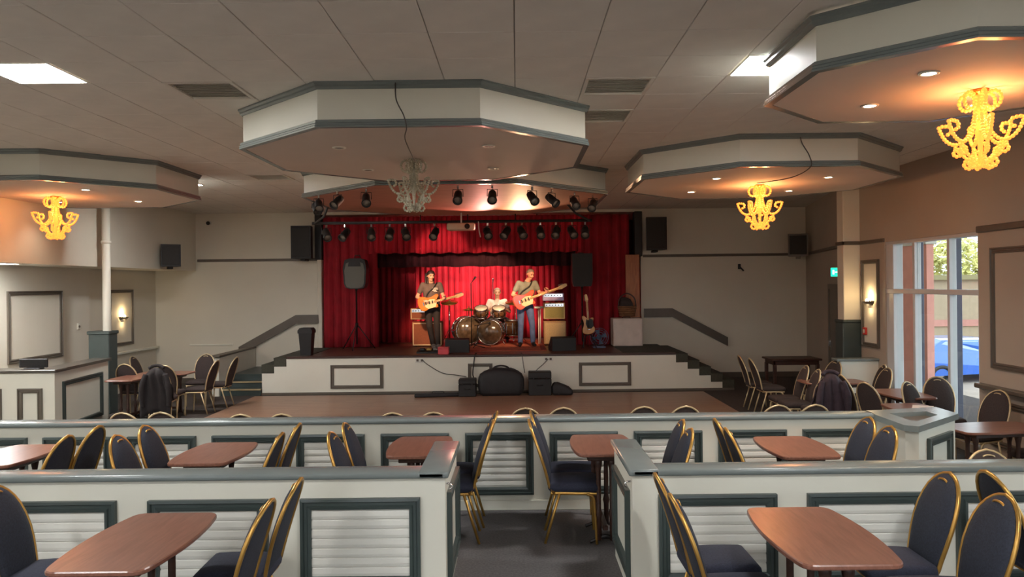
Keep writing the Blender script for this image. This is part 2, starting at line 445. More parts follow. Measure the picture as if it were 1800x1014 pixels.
# a second tall window of the same kind nearer the viewer
w5 = MB()
for y in (3.03, 4.7, 6.37): w5.rbox(XR + 0.02, XR + 0.15, y - 0.03, y + 0.03, WZ0, WZ1, 0.006)
for z in (WZ0 + 0.04, 1.83, WZ1 - 0.03): w5.rbox(XR + 0.01, XR + 0.16, 3.0, 6.4, z - 0.035, z + 0.03, 0.006)
window_5 = struct('window_5', w5, M['winframe'])
for a, b in ((3.06, 4.67), (4.73, 6.34)):
    for c, d in ((WZ0 + .07, 1.795), (1.86, WZ1 - .065)): MB().box(XR + 0.07, XR + 0.078, a, b, c, d).build('pane', gl, window_5)
# exit door frame on the splayed wall beside the pier
dvec = Vector((0.95, 4.55, 0)).normalized(); nvec = Vector((-dvec.y, dvec.x, 0))
base = Vector((5.75, 13.25, FLOOR2)) + dvec * 0.75
def splay(u, v, o): q = base + dvec * u + nvec * o; return (q.x, q.y, FLOOR2 + v)
def sbox(mb, u0, u1, v0, v1, o0, o1):
    vs = [splay(u, v, o) for o in (o0, o1) for u, v in ((u0, v0), (u1, v0), (u1, v1), (u0, v1))]
    return mb.add(vs, [(0, 1, 2, 3), (4, 5, 6, 7), (0, 1, 5, 4), (1, 2, 6, 5), (2, 3, 7, 6), (3, 0, 4, 7)])
dr = MB(); sbox(dr, 0, 0.95, 0, 2.05, 0.0, 0.03)
d1 = struct('door_1', dr, mat('door_grey_paint', (104, 96, 86), 0.5))
df = MB(); sbox(df, -0.09, 0, 0, 2.14, 0.0, 0.05); sbox(df, 0.95, 1.04, 0, 2.14, 0.0, 0.05); sbox(df, -0.09, 1.04, 2.05, 2.14, 0.0, 0.05)
df.build('door_frame', M['browntrim'], d1)
hd = MB(); sbox(hd, 0.82, 0.86, 0.95, 1.05, 0.03, 0.08); hd.build('door_handle', M['chrome'], d1)
# green exit sign projecting above it
ex = thing('exit_sign', 'small glowing green exit sign above the door beside the pier', 'sign', (5.78, 13.9, 2.0))
MB().rbox(-0.10, 0.07, -0.015, 0.015, 0.08, 0.24, 0.006).build('sign_box', mat('sign_green', (20, 150, 120), 0.4, emit=(40, 220, 180), estr=1.3), ex)
mm = MB(); mm.box(-0.075, -0.045, -0.018, -0.0155, 0.12, 0.2); mm.box(-0.03, 0.045, -0.018, -0.0155, 0.15, 0.17); mm.prism([(0.02, 0.13), (0.05, 0.16), (0.02, 0.19)], 0.0155, 0.018, Matrix.Rotation(PI / 2, 4, 'X'))
mm.build('pictogram', emitter('sign_white', (235, 255, 245), 1.4), ex)
MB().rbox(0.06, 0.13, -0.012, 0.012, 0.14, 0.18, 0.004).build('bracket', M['white'], ex)

# ------------------------------------------------------------------ lit ceiling panels & vents
def ceil_panel(i, j, label, lit=True):
    t = thing('ceiling_light', label, 'ceiling light', ((i + .5) * TP, TY0 + (j + .5) * TP, CEIL), 0, 'square recessed ceiling lights')
    h = TP / 2
    MB().rectsweep(-h + .004, h - .004, -h + .004, h - .004, [(0, 0.02), (0, -0.004), (0.018, -0.004), (0.02, 0.01)], lambda u, v, o: (u, v, o)).build('light_frame', M['white'], t)
    MB().box(-h + .022, h - .022, -h + .022, h - .022, 0.006, 0.02).build('diffuser', M['lampwhite'], t)
    return t
ceil_panel(-7, 0, 'bright square ceiling light panel at upper left')
ceil_panel(3, 0, 'bright square ceiling light panel half hidden by the right-hand canopy')
def vent(i, j, label, wx=1.0):
    t = thing('ceiling_vent', label, 'vent', ((i + .5) * TP, TY0 + (j + .5) * TP, CEIL), 0)
    h = TP / 2
    MB().rectsweep(-h + .004, h - .004, -h + .004, h - .004, [(0, 0.02), (0, -0.008), (0.03, -0.008), (0.03, 0.012)], lambda u, v, o: (u, v, o)).build('vent_frame', M['vent'], t)
    MB().box(-h + .03, h - .03, -h + .03, h - .03, 0.016, 0.022).build('backing', M['vent'], t)
    sm = MB().add([(-h + .03, -.02, -0.002), (h - .03, -.02, -0.002), (h - .03, .02, 0.012), (-h + .03, .02, 0.012), (-h + .03, -.02, 0.001), (h - .03, -.02, 0.001), (h - .03, .02, 0.015), (-h + .03, .02, 0.015)],
                  [(0, 3, 2, 1), (4, 5, 6, 7), (0, 1, 5, 4), (1, 2, 6, 5), (2, 3, 7, 6), (3, 0, 4, 7)]).mesh('slat', M['vent'])
    for k in range(10):
        o = link('slat', sm, t); o.location = (0, -h + 0.055 + k * 0.053, 0)
    return t
vent(1, 1, 'grey square ceiling vent right of the centre canopy, nearer one')
vent(-5, 1, 'grey square ceiling vent left of the centre canopy')
vent(1, 3, 'grey square ceiling vent right of the centre canopy, farther one')
vent(-7, 10, 'grey ceiling vent seen beneath the left corner of the centre canopy')
# the same kind of lit panels overhead and behind the viewer, and one added unseen behind the left canopy to brighten the back wall
def far_panel(x, y, label, z=CEIL):
    t = thing('ceiling_light', label, 'ceiling light', (x, y, z), 0, 'square recessed ceiling lights'); h = TP / 2
    MB().rectsweep(-h, h, -h, h, [(0, 0.0), (0, -0.012), (0.02, -0.012), (0.022, 0.0)], lambda u, v, o: (u, v, o)).build('light_frame', M['white'], t)
    MB().box(-h + .022, h - .022, -h + .022, h - .022, -0.008, -0.002).build('diffuser', M['lampwhite' if z == CEIL else 'aislefill'], t)
for k, (x, y, lb) in enumerate([(-3.83, 1.0, 'overhead left of the viewer'), (2.06, 1.0, 'overhead right of the viewer'), (-0.9, -2.2, 'behind the viewer in the middle'),
                                (-3.83, -3.6, 'behind the viewer on the left'), (2.06, -3.6, 'behind the viewer on the right'), (-5.5, 12.55, 'added unseen behind the left canopy')]):
    far_panel(x, y, 'square ceiling light panel ' + lb)
for y in (11.35, 8.0, 4.0): far_panel(-7.8, y, 'added unseen light panel in the low ceiling of the left aisle, %s' % {11.35: 'far one', 8.0: 'middle one', 4.0: 'near one'}[y], 2.4)  # unseen aisle panels added to brighten the left wall

# ================================================================== CEILING CANOPIES
def canopy(label, cx, cy, ap, lit, holes, zt=3.66, zb=3.335, sof='soffit', watt=30):
    t = thing('ceiling_canopy', label, 'canopy', (cx, cy, zb), 0, 'octagonal ceiling canopies')
    k = 1 / math.cos(PI / 8); H = zt - zb
    def ring(prof): return [((ap + o) * k, z) for o, z in prof]
    MB().lathe(ring([(-0.02, 0.0), (0.035, 0.0), (0.04, 0.012), (0.03, 0.02), (0.036, 0.032), (0.024, 0.042), (0.03, 0.056), (0.012, 0.068), (-0.02, 0.068)]), 8, phase=PI / 8, smooth=False, closed=True).build('lower_trim', M['greencap'], t)
    MB().lathe(ring([(-0.02, H), (0.015, H), (0.03, H + 0.015), (0.03, H + 0.03), (0.045, H + 0.045), (0.045, H + 0.062), (-0.02, H + 0.062)]), 8, phase=PI / 8, smooth=False, closed=True).build('upper_trim', M['greencap'], t)
    me = None
    s = ap * math.tan(PI / 8)
    fm = MB().box(ap - 0.02, ap, -s, s, 0.06, H + 0.002).mesh('fascia_panel', M['white'])
    for i in range(8):
        o = link('fascia_panel', fm, t); o.rotation_euler = (0, 0, i * PI / 4)
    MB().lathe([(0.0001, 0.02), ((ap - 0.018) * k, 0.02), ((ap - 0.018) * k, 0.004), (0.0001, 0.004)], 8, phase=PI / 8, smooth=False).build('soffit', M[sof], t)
    for (hx, hy) in holes:
        d = MB().lathe([(0.045, -0.004), (0.062, -0.006), (0.066, 0.004), (0.045, 0.004)], 16, closed=True).build('downlight', M['white'], t)
        d.location = (hx, hy, 0.0)
        MB().lathe([(0.0001, -0.002), (0.044, -0.002), (0.044, 0.003), (0.0001, 0.003)], 16).build('lens', M['spotlens' if lit else 'offlens'], d)
        if lit:
            ld = bpy.data.lights.new('downlight_lamp', 'SPOT'); ld.energy = watt; ld.color = (1, 0.86, 0.68); ld.spot_size = 2.0; ld.spot_blend = 0.8; ld.shadow_soft_size = 0.04
            lo = bpy.data.objects.new('downlight_lamp', ld); C.objects.link(lo); lo.parent = d; lo.location = (0, 0, -0.03)
    return t
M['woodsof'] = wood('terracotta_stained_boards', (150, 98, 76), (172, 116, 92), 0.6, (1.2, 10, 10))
H4 = lambda a: [(a, a), (-a, a), (-a, -a), (a, -a)]
canopy('octagonal cream canopy at the centre of the ceiling with its lamps unlit', -0.98, 8.12, 1.655, False, H4(0.72))
canopy('octagonal cream canopy at mid right over a lit amber chandelier', 3.3, 10.6, 1.655, True, H4(0.72))
canopy('octagonal cream canopy at the left edge over a lit amber chandelier', -6.5, 11.03, 1.655, True, [(0.72, 0.72), (-0.5, 0.72), (-0.5, -0.72), (0.72, -0.72)], watt=13)
canopy('octagonal cream canopy at the upper right corner, nearest of all', 3.03, 5.37, 1.1, True, [(-0.32, 0.5), (-0.35, -0.4), (0.5, 0.5), (0.55, -0.4)], zt=3.63)
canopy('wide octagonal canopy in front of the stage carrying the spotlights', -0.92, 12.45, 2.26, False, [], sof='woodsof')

# ================================================================== CHANDELIERS
def circ(c, r, n, ang, ry=None):
    ry = ry or r
    return [(c[0] + r * math.cos(2 * PI * i / n), 0, c[1] + ry * math.sin(2 * PI * i / n)) for i in range(n)]
def beadline(mb, pts, r, step, closed=False):
    P = [Vector(p) for p in pts]
    if closed: P.append(P[0])
    acc = 0.0
    for a, b in zip(P[:-1], P[1:]):
        L = (b - a).length; d = step - acc if acc else 0.0
        while d < L:
            q = a.lerp(b, d / L)
            mb.ball(q, r, 6, 4); d += step
        acc = (L - (d - step))
    return mb
def make_chandelier(lit):
    m = M['bead' if lit else 'beadoff']
    t = thing('chandelier', 'x', 'chandelier', (0, 0, 0))
    MB().lathe([(0.0001, 0.0), (0.06, 0.0), (0.05, -0.02), (0.012, -0.03), (0.012, -0.06)], 14).build('ceiling_rose', M['gold'] if lit else M['beadoff'], t)
    st = MB()
    st.lathe([(0.012, -0.03), (0.02, -0.10), (0.045, -0.13), (0.018, -0.17), (0.02, -0.24), (0.035, -0.30), (0.02, -0.36), (0.014, -0.46), (0.02, -0.52), (0.001, -0.56)], 12)
    for i in range(14): st.ball((0.03 * math.cos(i * 2.4), 0.03 * math.sin(i * 2.4), -0.08 - i * 0.03), 0.013, 6, 4)
    st.build('stem', m, t)
    cr = MB(); beadline(cr, [(p[0], p[1], p[2]) for p in circ((0.083, -0.075), 0.05, 16, 0, 0.06)], 0.0145, 0.024, True)
    cr.tube(circ((0.083, -0.075), 0.05, 16, 0, 0.06), 0.006, 6, True)
    crm = cr.mesh('crown_loop', m)
    ap = smooth_path([(0.03, 0, -0.13), (0.042, 0, -0.21), (0.07, 0, -0.30), (0.115, 0, -0.355), (0.17, 0, -0.365), (0.225, 0, -0.325), (0.262, 0, -0.25), (0.265, 0, -0.225), (0.235, 0, -0.222), (0.195, 0, -0.23), (0.185, 0, -0.265), (0.21, 0, -0.285)], 4)
    ar = MB(); ar.tube(ap, 0.006, 6); beadline(ar, ap, 0.0145, 0.024)
    arm = ar.mesh('arm', m)
    bp = smooth_path([(0.165, 0, -0.365), (0.15, 0, -0.41), (0.10, 0, -0.46), (0.06, 0, -0.51), (0.0, 0, -0.545)], 4)
    sw = MB(); sw.tube(bp, 0.005, 6); beadline(sw, bp, 0.0135, 0.023)
    swm = sw.mesh('swag', m)
    lo = MB(); c1 = circ((0.145, -0.425), 0.027, 12, 0); c2 = circ((0.072, -0.515), 0.033, 12, 0)
    for c_ in (c1, c2): lo.tube(c_, 0.005, 6, True); beadline(lo, c_, 0.0135, 0.022, True)
    lom = lo.mesh('pendant_loop', m)
    for i in range(6):
        a = i * PI / 3 + 0.25
        for nm, me in (('crown_loop', crm), ('arm', arm), ('swag', swm), ('pendant_loop', lom)):
            o = link(nm, me, t); o.rotation_euler = (0, 0, a)
    return t
SOF = 3.335
ch = note_kids(make_chandelier(True))
def chand(loc, label, src, first, power=9.0, lit=True):
    if first: o = src; o.location = loc; o['label'] = label; o['group'] = 'beaded chandeliers'
    else: o = dup(src, loc, random.uniform(0, 1), label, 'beaded chandeliers')
    if lit:
        ld = bpy.data.lights.new('chandelier_glow', 'POINT'); ld.energy = power; ld.color = (1.0, 0.46, 0.16); ld.shadow_soft_size = 0.12
        lo = bpy.data.objects.new('chandelier_glow', ld); C.objects.link(lo); lo.parent = o; lo.location = (0, 0, -0.2)
    return o
a = chand((3.28, 5.42, SOF), 'lit amber beaded chandelier at upper right, the largest in view', ch, True, 36)
b = chand((3.36, 10.6, SOF), 'lit amber beaded chandelier beneath the mid-right canopy', ch, False, 52)
c = chand((-6.62, 11.03, SOF), 'lit amber beaded chandelier beneath the left canopy', ch, False, 30)
b.scale = c.scale = (1.1, 1.1, 1.1)
ch2 = make_chandelier(False)
chand((-1.08, 8.12, SOF), 'unlit clear beaded chandelier beneath the centre canopy', ch2, True, 0, False)
ch2.scale = (1.0, 1.0, 1.0)
# loose cables
def cable(label, pts, r=0.006, name='cable', m='cable', n=6):
    return tag(MB().tube(smooth_path(pts, n), r, 6).build(name, M[m]), label, 'cable')
cable('thin dark cable drooping down the centre canopy to its chandelier', [(-1.0, 6.43, 3.70), (-0.99, 6.40, 3.55), (-0.93, 6.40, 3.42), (-0.91, 6.42, 3.32), (-0.97, 6.75, 3.29), (-1.0, 7.4, 3.26), (-1.05, 8.0, 3.30)])
cable('thin dark cable drooping over the mid-right canopy', [(3.31, 8.93, 3.70), (3.32, 8.90, 3.6), (3.40, 8.89, 3.45), (3.41, 8.90, 3.32), (3.36, 9.4, 3.27), (3.2, 10.2, 3.31)])

# ================================================================== STAGE SPOTLIGHTS
def make_spot():
    t = thing('stage_spotlight', 'x', 'spotlight')
    MB().rbox(-0.02, 0.02, -0.02, 0.02, -0.07, 0.0, 0.005).build('clamp', M['chrome'], t)
    y = MB(); y.tube([(-0.10, 0, -0.22), (-0.10, 0, -0.08), (0.10, 0, -0.08), (0.10, 0, -0.22)], 0.009, 6, smooth=False); y.build('yoke', M['black'], t)
    Mx = Matrix.Translation((0, 0, -0.22)) @ Matrix.Rotation(math.radians(125), 4, 'X')
    c = MB(); c.lathe([(0.05, -0.16), (0.075, -0.14), (0.085, -0.05), (0.085, 0.12), (0.098, 0.14), (0.098, 0.17), (0.08, 0.17), (0.08, 0.12)], 16).xf(Mx)
    can = c.build('can', M['black'], t)
    l = MB(); l.lathe([(0.0001, 0.13), (0.079, 0.125), (0.079, 0.12), (0.0001, 0.118)], 16).xf(Mx); l.build('lens', M['offlens'], can)
    return t
spot0 = note_kids(make_spot()); spot0_used = False
def spot(x, y, z, rz, label, sc=1.0):
    global spot0_used
    if not spot0_used:
        o = spot0; spot0_used = True; o.location = (x, y, z); o.rotation_euler = (0, 0, rz); o['label'] = label; o['group'] = 'stage spotlights'
    else: o = dup(spot0, (x, y, z), rz, label, 'stage spotlights')
    o.scale = (sc, sc, sc); return o
CY = 12.45; AP = 2.26
zs = 3.335
fr = [(-3.02, 11.6, 0.5), (-2.88, 11.2, 0.3), (-2.5, 10.75, -0.4), (-2.05, 10.5, 0.2), (-0.78, 10.3, 0), (-0.32, 10.3, 0), (0.22, 10.5, 0.4), (0.5, 10.8, 0.7), (0.85, 11.2, 0.2), (1.15, 11.55, -0.3)]
nm = ['first', 'second', 'third', 'fourth', 'fifth', 'sixth', 'seventh', 'eighth', 'ninth', 'tenth', 'eleventh', 'twelfth', 'thirteenth']
for i, (x, y, r) in enumerate(fr): spot(x, y, zs, r, 'black stage spotlight on the front rim of the stage canopy, %s from the left' % nm[i], 0.68)
# lighting bar at the back rim
lb = thing('lighting_bar', 'dark lighting bar running along the rear of the stage canopy', 'lighting bar', (-0.92, 14.55, 3.20))
MB().tube([(-2.95, 0, 0), (2.35, 0, 0)], 0.028, 10).build('bar', M['black'], lb)
for x in (-0.9, 0, 0.9): MB().tube([(x, 0, 0), (x, 0.0, 0.14)], 0.012, 6).build('hanger', M['black'], lb)
for x in (-2.9, 2.3): MB().tube([(x, 0, 0), (x * 0.86, -0.9, 0.05), (x * 0.78, -1.6, 0.135)], 0.02, 6).build('side_brace', M['black'], lb)
br = [(-3.6, .4), (-3.25, -.3), (-2.75, .2), (-2.4, .0), (-2.1, .3), (-1.55, -.2), (-0.55, .2), (-0.2, -.4), (0.1, .3), (0.45, .1), (0.75, -.2), (1.05, .3), (1.3, -.1)]
for i, (x, r) in enumerate(br): spot(x, 14.55, 3.175, r + PI * (i % 3 == 1) * 0, 'black stage spotlight on the rear lighting bar, %s from the left' % nm[i], 0.85)
# small white projector slung below the bar
pj = thing('projector', 'small off-white projector slung under the lighting bar above centre stage', 'projector', (-1.02, 14.2, 3.14))
MB().tube([(0, 0, 0.0), (0, 0, 0.2)], 0.015, 8).build('mount', M['white'], pj)
MB().rbox(-0.26, 0.26, -0.16, 0.16, -0.13, 0.0, 0.03, 2).build('case', mat('off_white_plastic', (190, 178, 152), 0.5), pj)
MB().lathe([(0.05, 0), (0.05, 0.03), (0.035, 0.03), (0.03, 0.01)], 14, M4=Matrix.Translation((0.12, -0.16, -0.065)) @ Matrix.Rotation(PI / 2, 4, 'X')).build('lens', M['black'], pj)
cable('short white cable hanging beside the slung projector', [(-0.72, 14.53, 3.2), (-0.71, 14.5, 3.05), (-0.68, 14.49, 2.9)], 0.012, 'white_cable', 'white')

# ================================================================== STAGE
st = thing('stage', 'low white-fronted stage with a dark wooden deck', 'stage', (0, 0, 0))
SF = 15.65
SXL, SXR = -4.72, 3.22
dk = MB(); dk.box(SXL, SXR, SF + 0.04, YB + 0.1, STAGE - 0.05, STAGE); dk.box(-5.9, 4.3, YB + 0.1, 21.6, STAGE - 0.05, STAGE); dk.build('deck', M['stagefloor'], st)
MB().rbox(SXL, SXR, SF - 0.02, SF + 0.06, STAGE - 0.045, STAGE + 0.004, 0.008).build('nosing', M['tableedge'], st)
MB().box(SXL, SXR, SF, SF + 0.04, FLOOR2, STAGE - 0.045).build('front_board', M['white'], st)
MB().rbox(-5.26, 4.4, SF - 0.02, SF + .0, FLOOR2, FLOOR2 + 0.05, 0.005).build('skirting', M['browntrim'], st)
for (a0, a1, v0, v1) in ((-3.82, -2.75, -0.08, 0.40), (-1.02, -0.52, -0.08, 0.40), (1.24, 2.30, -0.08, 0.40)):
    MB().rectsweep(a0, a1, v0, v1, [(p * 0.95, q * 0.8) for p, q in FRAME], back_fn(SF)).build('panel_frame', M['browntrim'], st)
# stairs: each step its own part
M['carpetgreen'] = mat('dark_olive_carpet', (66, 66, 56), 0.95, var=0.15, scale=40)
def stairs(label, x_top, dirn, nsteps, run, rise):
    t = thing('stage_steps', label, 'steps', (0, 0, 0))
    for i in range(nsteps):
        xa = x_top + dirn * run * i; xb = xa + dirn * run
        zt = STAGE - 0.03 - rise * i
        lo, hi = min(xa, xb), max(xa, xb)
        MB().box(lo, hi, SF + 0.02, YB - 0.02, FLOOR2, zt).build('step', M['green'], t)
        MB().box(lo, hi, SF - 0.002, SF + 0.02, FLOOR2, max(FLOOR2 + 0.02, zt - 0.17)).build('stringer', M['white'], t)
        MB().rbox(lo, hi + 0.006, SF - 0.012, SF + 0.02, max(FLOOR2 + 0.02, zt - 0.17), zt, 0.004).build('carpet_edge', M['carpetgreen'], t)
        MB().rbox(lo - 0.004, hi + 0.012, SF - 0.012, YB - 0.02, zt, zt + 0.006, 0.002).build('tread', M['carpetgreen'], t)
    return t
t_right = stairs('dark carpeted side steps leading off the right end of the stage', SXR, 1, 5, 0.235, 0.135)
MB().box(2.15, SXR, SF + 0.06, YB - .02, STAGE, STAGE + 0.008).build('landing', M['carpetgreen'], t_right)
t = thing('stage_steps', 'dark carpeted steps with pale nosings at the left end of the stage', 'steps', (0, 0, 0))
MB().box(-4.72, -4.3, SF + 0.06, YB - .02, STAGE, STAGE + 0.008).build('landing', M['carpetgreen'], t)
for i, (xa, xb, zt) in enumerate([(-4.97, SXL, 0.55), (-5.22, -4.97, 0.415)]):
    MB().box(xa, xb, SF + 0.02, YB - 0.02, FLOOR2, zt).build('step', M['green'], t)
    MB().box(xa, xb, SF - 0.002, SF + 0.02, FLOOR2, zt - 0.17).build('stringer', M['white'], t)
    MB().rbox(xa - 0.006, xb, SF - 0.012, SF + 0.02, zt - 0.17, zt, 0.004).build('carpet_edge', M['carpetgreen'], t)
    MB().rbox(xa - 0.012, xb + 0.004, SF - 0.012, YB - 0.02, zt, zt + 0.006, 0.002).build('tread', M['carpetgreen'], t)
for i, (ya, yb, zt) in enumerate([(SF - 0.05, SF + 0.26, -0.07), (SF + 0.26, SF + 0.57, 0.05)]):
    MB().box(-6.05, -5.23, ya, yb, FLOOR2, zt).build('step', M['green'], t)
    MB().rbox(-6.05, -5.23, ya - 0.015, ya + 0.05, zt - 0.025, zt + 0.006, 0.005).build('nosing', M['palegold'], t)
MB().box(-6.05, -5.23, SF + 0.57, YB - .02, FLOOR2, 0.17).build('half_landing', M['green'], t)
lw = MB(); lw.prism([(SF - 0.1, FLOOR2), (SF + 2.1, FLOOR2), (SF + 2.1, 0.60), (SF + 0.05, 0.58), (SF - 0.1, 0.54)], -6.2, -6.06, Matrix(((0, 0, 1, 0), (1, 0, 0, 0), (0, 1, 0, 0), (0, 0, 0, 1))))
lo_ = thing('stair_side_wall', 'low white side wall beside the left stage steps', 'low wall', (0, 0, 0))
lw.build('wall_body', M['white'], lo_)
MB().rbox(-6.22, -6.04, SF - 0.08, SF + 2.1, 0.595, 0.63, 0.008).build('coping', M['browntrim'], lo_)
# sloping handrail boards on the back wall
def rail(label, pts):
    t = thing('handrail', label, 'handrail', (0, 0, 0)); n = len(pts)
    for k in range(n - 1):
        (xa, za), (xb, zb) = pts[k], pts[k + 1]
        q = MB(); q.add([(xa, YB - 0.09, za - 0.1), (xb, YB - 0.09, zb - 0.1), (xb, YB - 0.09, zb + 0.1), (xa, YB - 0.09, za + 0.1),
                         (xa, YB, za - 0.1), (xb, YB, zb - 0.1), (xb, YB, zb + 0.1), (xa, YB, za + 0.1)], [(0, 1, 2, 3), (7, 6, 5, 4), (0, 4, 5, 1), (3, 2, 6, 7), (0, 3, 7, 4), (1, 5, 6, 2)])
        q.build('rail_board', M['browntrim'], t)
    return t
rail('grey-brown sloping handrail board on the wall above the left steps', [(-6.44, 0.53), (-5.12, 1.25), (-4.6, 1.25)])
rail('grey-brown sloping handrail board on the wall above the right steps', [(2.93, 1.31), (3.58, 1.31), (4.85, 0.63)])

# curtains
def curtain(name, label, x0, x1, y, z0, z1, pitch, amp, m, nz=8, scal=0.0, seed=0, flare=0.0):
    rnd = random.Random(seed); n = max(8, int((x1 - x0) / pitch * 8)); vs = []; fs = []
    ph = [rnd.uniform(-0.5, 0.5) for _ in range(n + 1)]
    for k in range(nz + 1):
        tz = k / nz
        for i in range(n + 1):
            u = i / n; x = x0 + (x1 - x0) * u
            a = 2 * PI * (x - x0) / pitch + 0.8 * math.sin(x * 3.1 + seed) + 0.5 * math.sin(x * 7.7)
            am = amp * (0.55 + 0.45 * (1 - tz)) * (1 + 0.3 * math.sin(x * 2.3 + seed))
            zb = z0 + scal * (0.5 + 0.5 * math.sin(2 * PI * x / (pitch * 3.2)))
            vs.append((x + 0.012 * math.sin(a * 2 + tz), y + am * math.sin(a) + 0.012 * math.sin(x * 9 + tz * 5), zb + (z1 - zb) * tz))
    for k in range(nz):
        for i in range(n):
            q = k * (n + 1) + i; fs.append((q, q + 1, q + n + 2, q + n + 1))
    mb = MB().add(vs, fs, True)
    o = mb.build(name, m)
    md = o.modifiers.new('thick', 'SOLIDIFY'); md.thickness = 0.012
    return tag(o, label, 'curtain')
ZT = 3.60
M['shadered'] = mat('shade_darkened_velvet', (58, 10, 16), 0.9, var=0.2, scale=4)  # red cloth darkened: the front valance's shadow is put into the colour
curtain('stage_curtain', 'bright red pleated back curtain behind the band', -3.3, 2.3, 20.4, STAGE + 0.01, 3.3, 0.16, 0.05, M['red'], seed=1)
curtain('stage_curtain', 'crimson front curtain gathered at the left side of the stage', -4.5, -3.25, YB + 0.0, STAGE + 0.01, ZT, 0.20, 0.06, M['darkred'], seed=2)
curtain('stage_curtain', 'crimson front curtain gathered at the right side of the stage', 1.35, 2.62, YB + 0.0, STAGE + 0.01, ZT, 0.20, 0.06, M['darkred'], seed=3)
curtain('stage_curtain', 'dim red inner side curtain behind the left loudspeaker', -3.5, -2.55, 19.2, STAGE + 0.01, 3.2, 0.17, 0.05, M['darkred'], seed=4)
curtain('stage_curtain', 'dim red inner side curtain behind the right amplifier stack', 0.95, 2.3, 19.2, STAGE + 0.01, 3.2, 0.17, 0.05, M['darkred'], seed=5)
curtain('stage_valance', 'red gathered valance across the top of the stage opening', -3.45, 1.5, YB - 0.06, 2.73, ZT, 0.13, 0.04, M['red'], 6, 0.03, 6)
curtain('stage_valance', 'inner valance coloured dark for the shade behind the front valance', -4.4, 2.8, 18.3, 2.43, 3.5, 0.2, 0.04, M['shadered'], 6, 0.02, 7)
# proscenium frame
pc = MB(); pc.rbox(-4.62, -4.52, YB - 0.05, YB + 0.22, STAGE, 3.66, 0.01)
trim(10, pc, 'cream')
pd = MB(); pd.rbox(2.72, 2.90, YB - 0.08, YB + 0.22, 2.62, 3.66, 0.01); pd.rbox(-4.66, -4.5, YB - .08, YB + .22, 2.62, 3.66, 0.01); trim(11, pd, 'black')
pe = thing('scenery_flat', 'tall amber wooden scenery flat leaning inside the right of the stage opening', 'scenery', (2.66, YB - 0.10, STAGE))
mbx = MB().rbox(-0.16, 0.16, -0.02, 0.02, 0.0, 2.08, 0.006).build('board', wood('amber_wood', (150, 84, 40), (178, 108, 58), 0.45, (10, 10, 1.5)), pe)
for z in (0.05, 1.0, 1.95): MB().rbox(-0.16, 0.16, 0.02, 0.045, z, z + 0.07, 0.005).build('batten', M['tableedge'], pe)

# ================================================================== PARTITIONS (half-height walls)
SLAT_P = 0.056
def panel_on(t, u0, u1, fn, z0=0.14, z1=0.69, slats=True, fm='green'):
    MB().rectsweep(u0, u1, z0, z1, FRAME, fn).build('panel_frame', M[fm], t)
    if slats:
        a, b = u0 + 0.068, u1 - 0.068; key = ('slat', round(b - a, 4))
        n = int((z1 - z0 - 0.136) / SLAT_P)
        h = (z1 - z0 - 0.136) / n
        pr = [(0.0, 0.0), (0.0, 0.012), (0.30, 0.015), (0.8, 0.012), (0.93, 0.006), (0.97, 0.0)]
        vs = [fn(u, q * h, o) for u in (a, b) for q, o in pr]
        o0 = Vector(fn(0, 0, 0))
        k = len(pr); fs = [(i, i + 1, k + i + 1, k + i) for i in range(k - 1)] + [tuple(range(k)), tuple(range(k, 2 * k))]
        me = MB().add(vs, fs).mesh('slat', M['slat'])
        for i in range(n):
            o = link('slat', me, t); o.location = (0, 0, z0 + 0.068 + i * h)

def partition(label, x0, x1, y, th, panels, H=0.85):
    t = thing('partition_wall', label, 'partition')
    MB().box(x0, x1, y, y + th, 0, H - 0.04).build('wall_body', M['white'], t)
    MB().rbox(x0 - 0.0, x1 + 0.0, y - 0.035, y + th + 0.035, H - 0.04, H, 0.012, 2).build('cap', M['greencap'], t)
    MB().rbox(x0, x1, y - 0.015, y, 0.0, 0.09, 0.005).build('skirting', M['white'], t)
    for a, b in panels: panel_on(t, a, b, back_fn(y))
    return t
Y1 = 4.76
# front partition, left of the walkway
p = partition('front white half wall left of the walkway with green-framed slatted panels', XL, -0.46, Y1, 0.13,
              [(-1.355 - 0.94 * i, -0.615 - 0.94 * i) for i in range(4)])
MB().box(-0.60, -0.46, Y1 + 0.13, 5.64, 0, 0.81).build('return_wall', M['white'], p)
MB().rbox(-0.625, -0.435, Y1 - 0.035, 5.675, 0.81, 0.852, 0.012, 2).build('return_cap', M['greencap'], p)
panel_on(p, 4.86, 5.56, left_fn(-0.46), slats=False)
MB().tube(smooth_path([(-0.46, Y1 + 0.05, 0.76), (-0.43, Y1 + 0.05, 0.755), (-0.42, Y1 + 0.05, 0.735), (-0.44, Y1 + 0.05, 0.725)], 4), 0.006, 6).build('hook', M['chrome'], p)
p = partition('front white half wall right of the walkway with green-framed slatted panels', 0.70, XR, Y1, 0.13,
              [(0.86 + 0.92 * i, 1.59 + 0.92 * i) for i in range(5)])
MB().box(0.70, 0.84, Y1 + 0.13, 5.64, 0, 0.81).build('return_wall', M['white'], p)
MB().rbox(0.675, 0.865, Y1 - 0.035, 5.675, 0.81, 0.852, 0.012, 2).build('return_cap', M['greencap'], p)
panel_on(p, 4.86, 5.56, right_fn(0.70), slats=False)
MB().tube(smooth_path([(0.70, Y1 + 0.05, 0.76), (0.67, Y1 + 0.05, 0.755), (0.66, Y1 + 0.05, 0.735), (0.68, Y1 + 0.05, 0.725)], 4), 0.006, 6).build('hook', M['chrome'], p)
Y2 = 6.82
p = partition('rear white half wall with a long row of green-framed panels facing the dance floor', XL, 3.17, Y2, 0.13,
              [(-4.215 + 0.748 * i - 0.748 * 1, -3.611 + 0.748 * i - 0.748 * 1) for i in range(11)], 0.82)
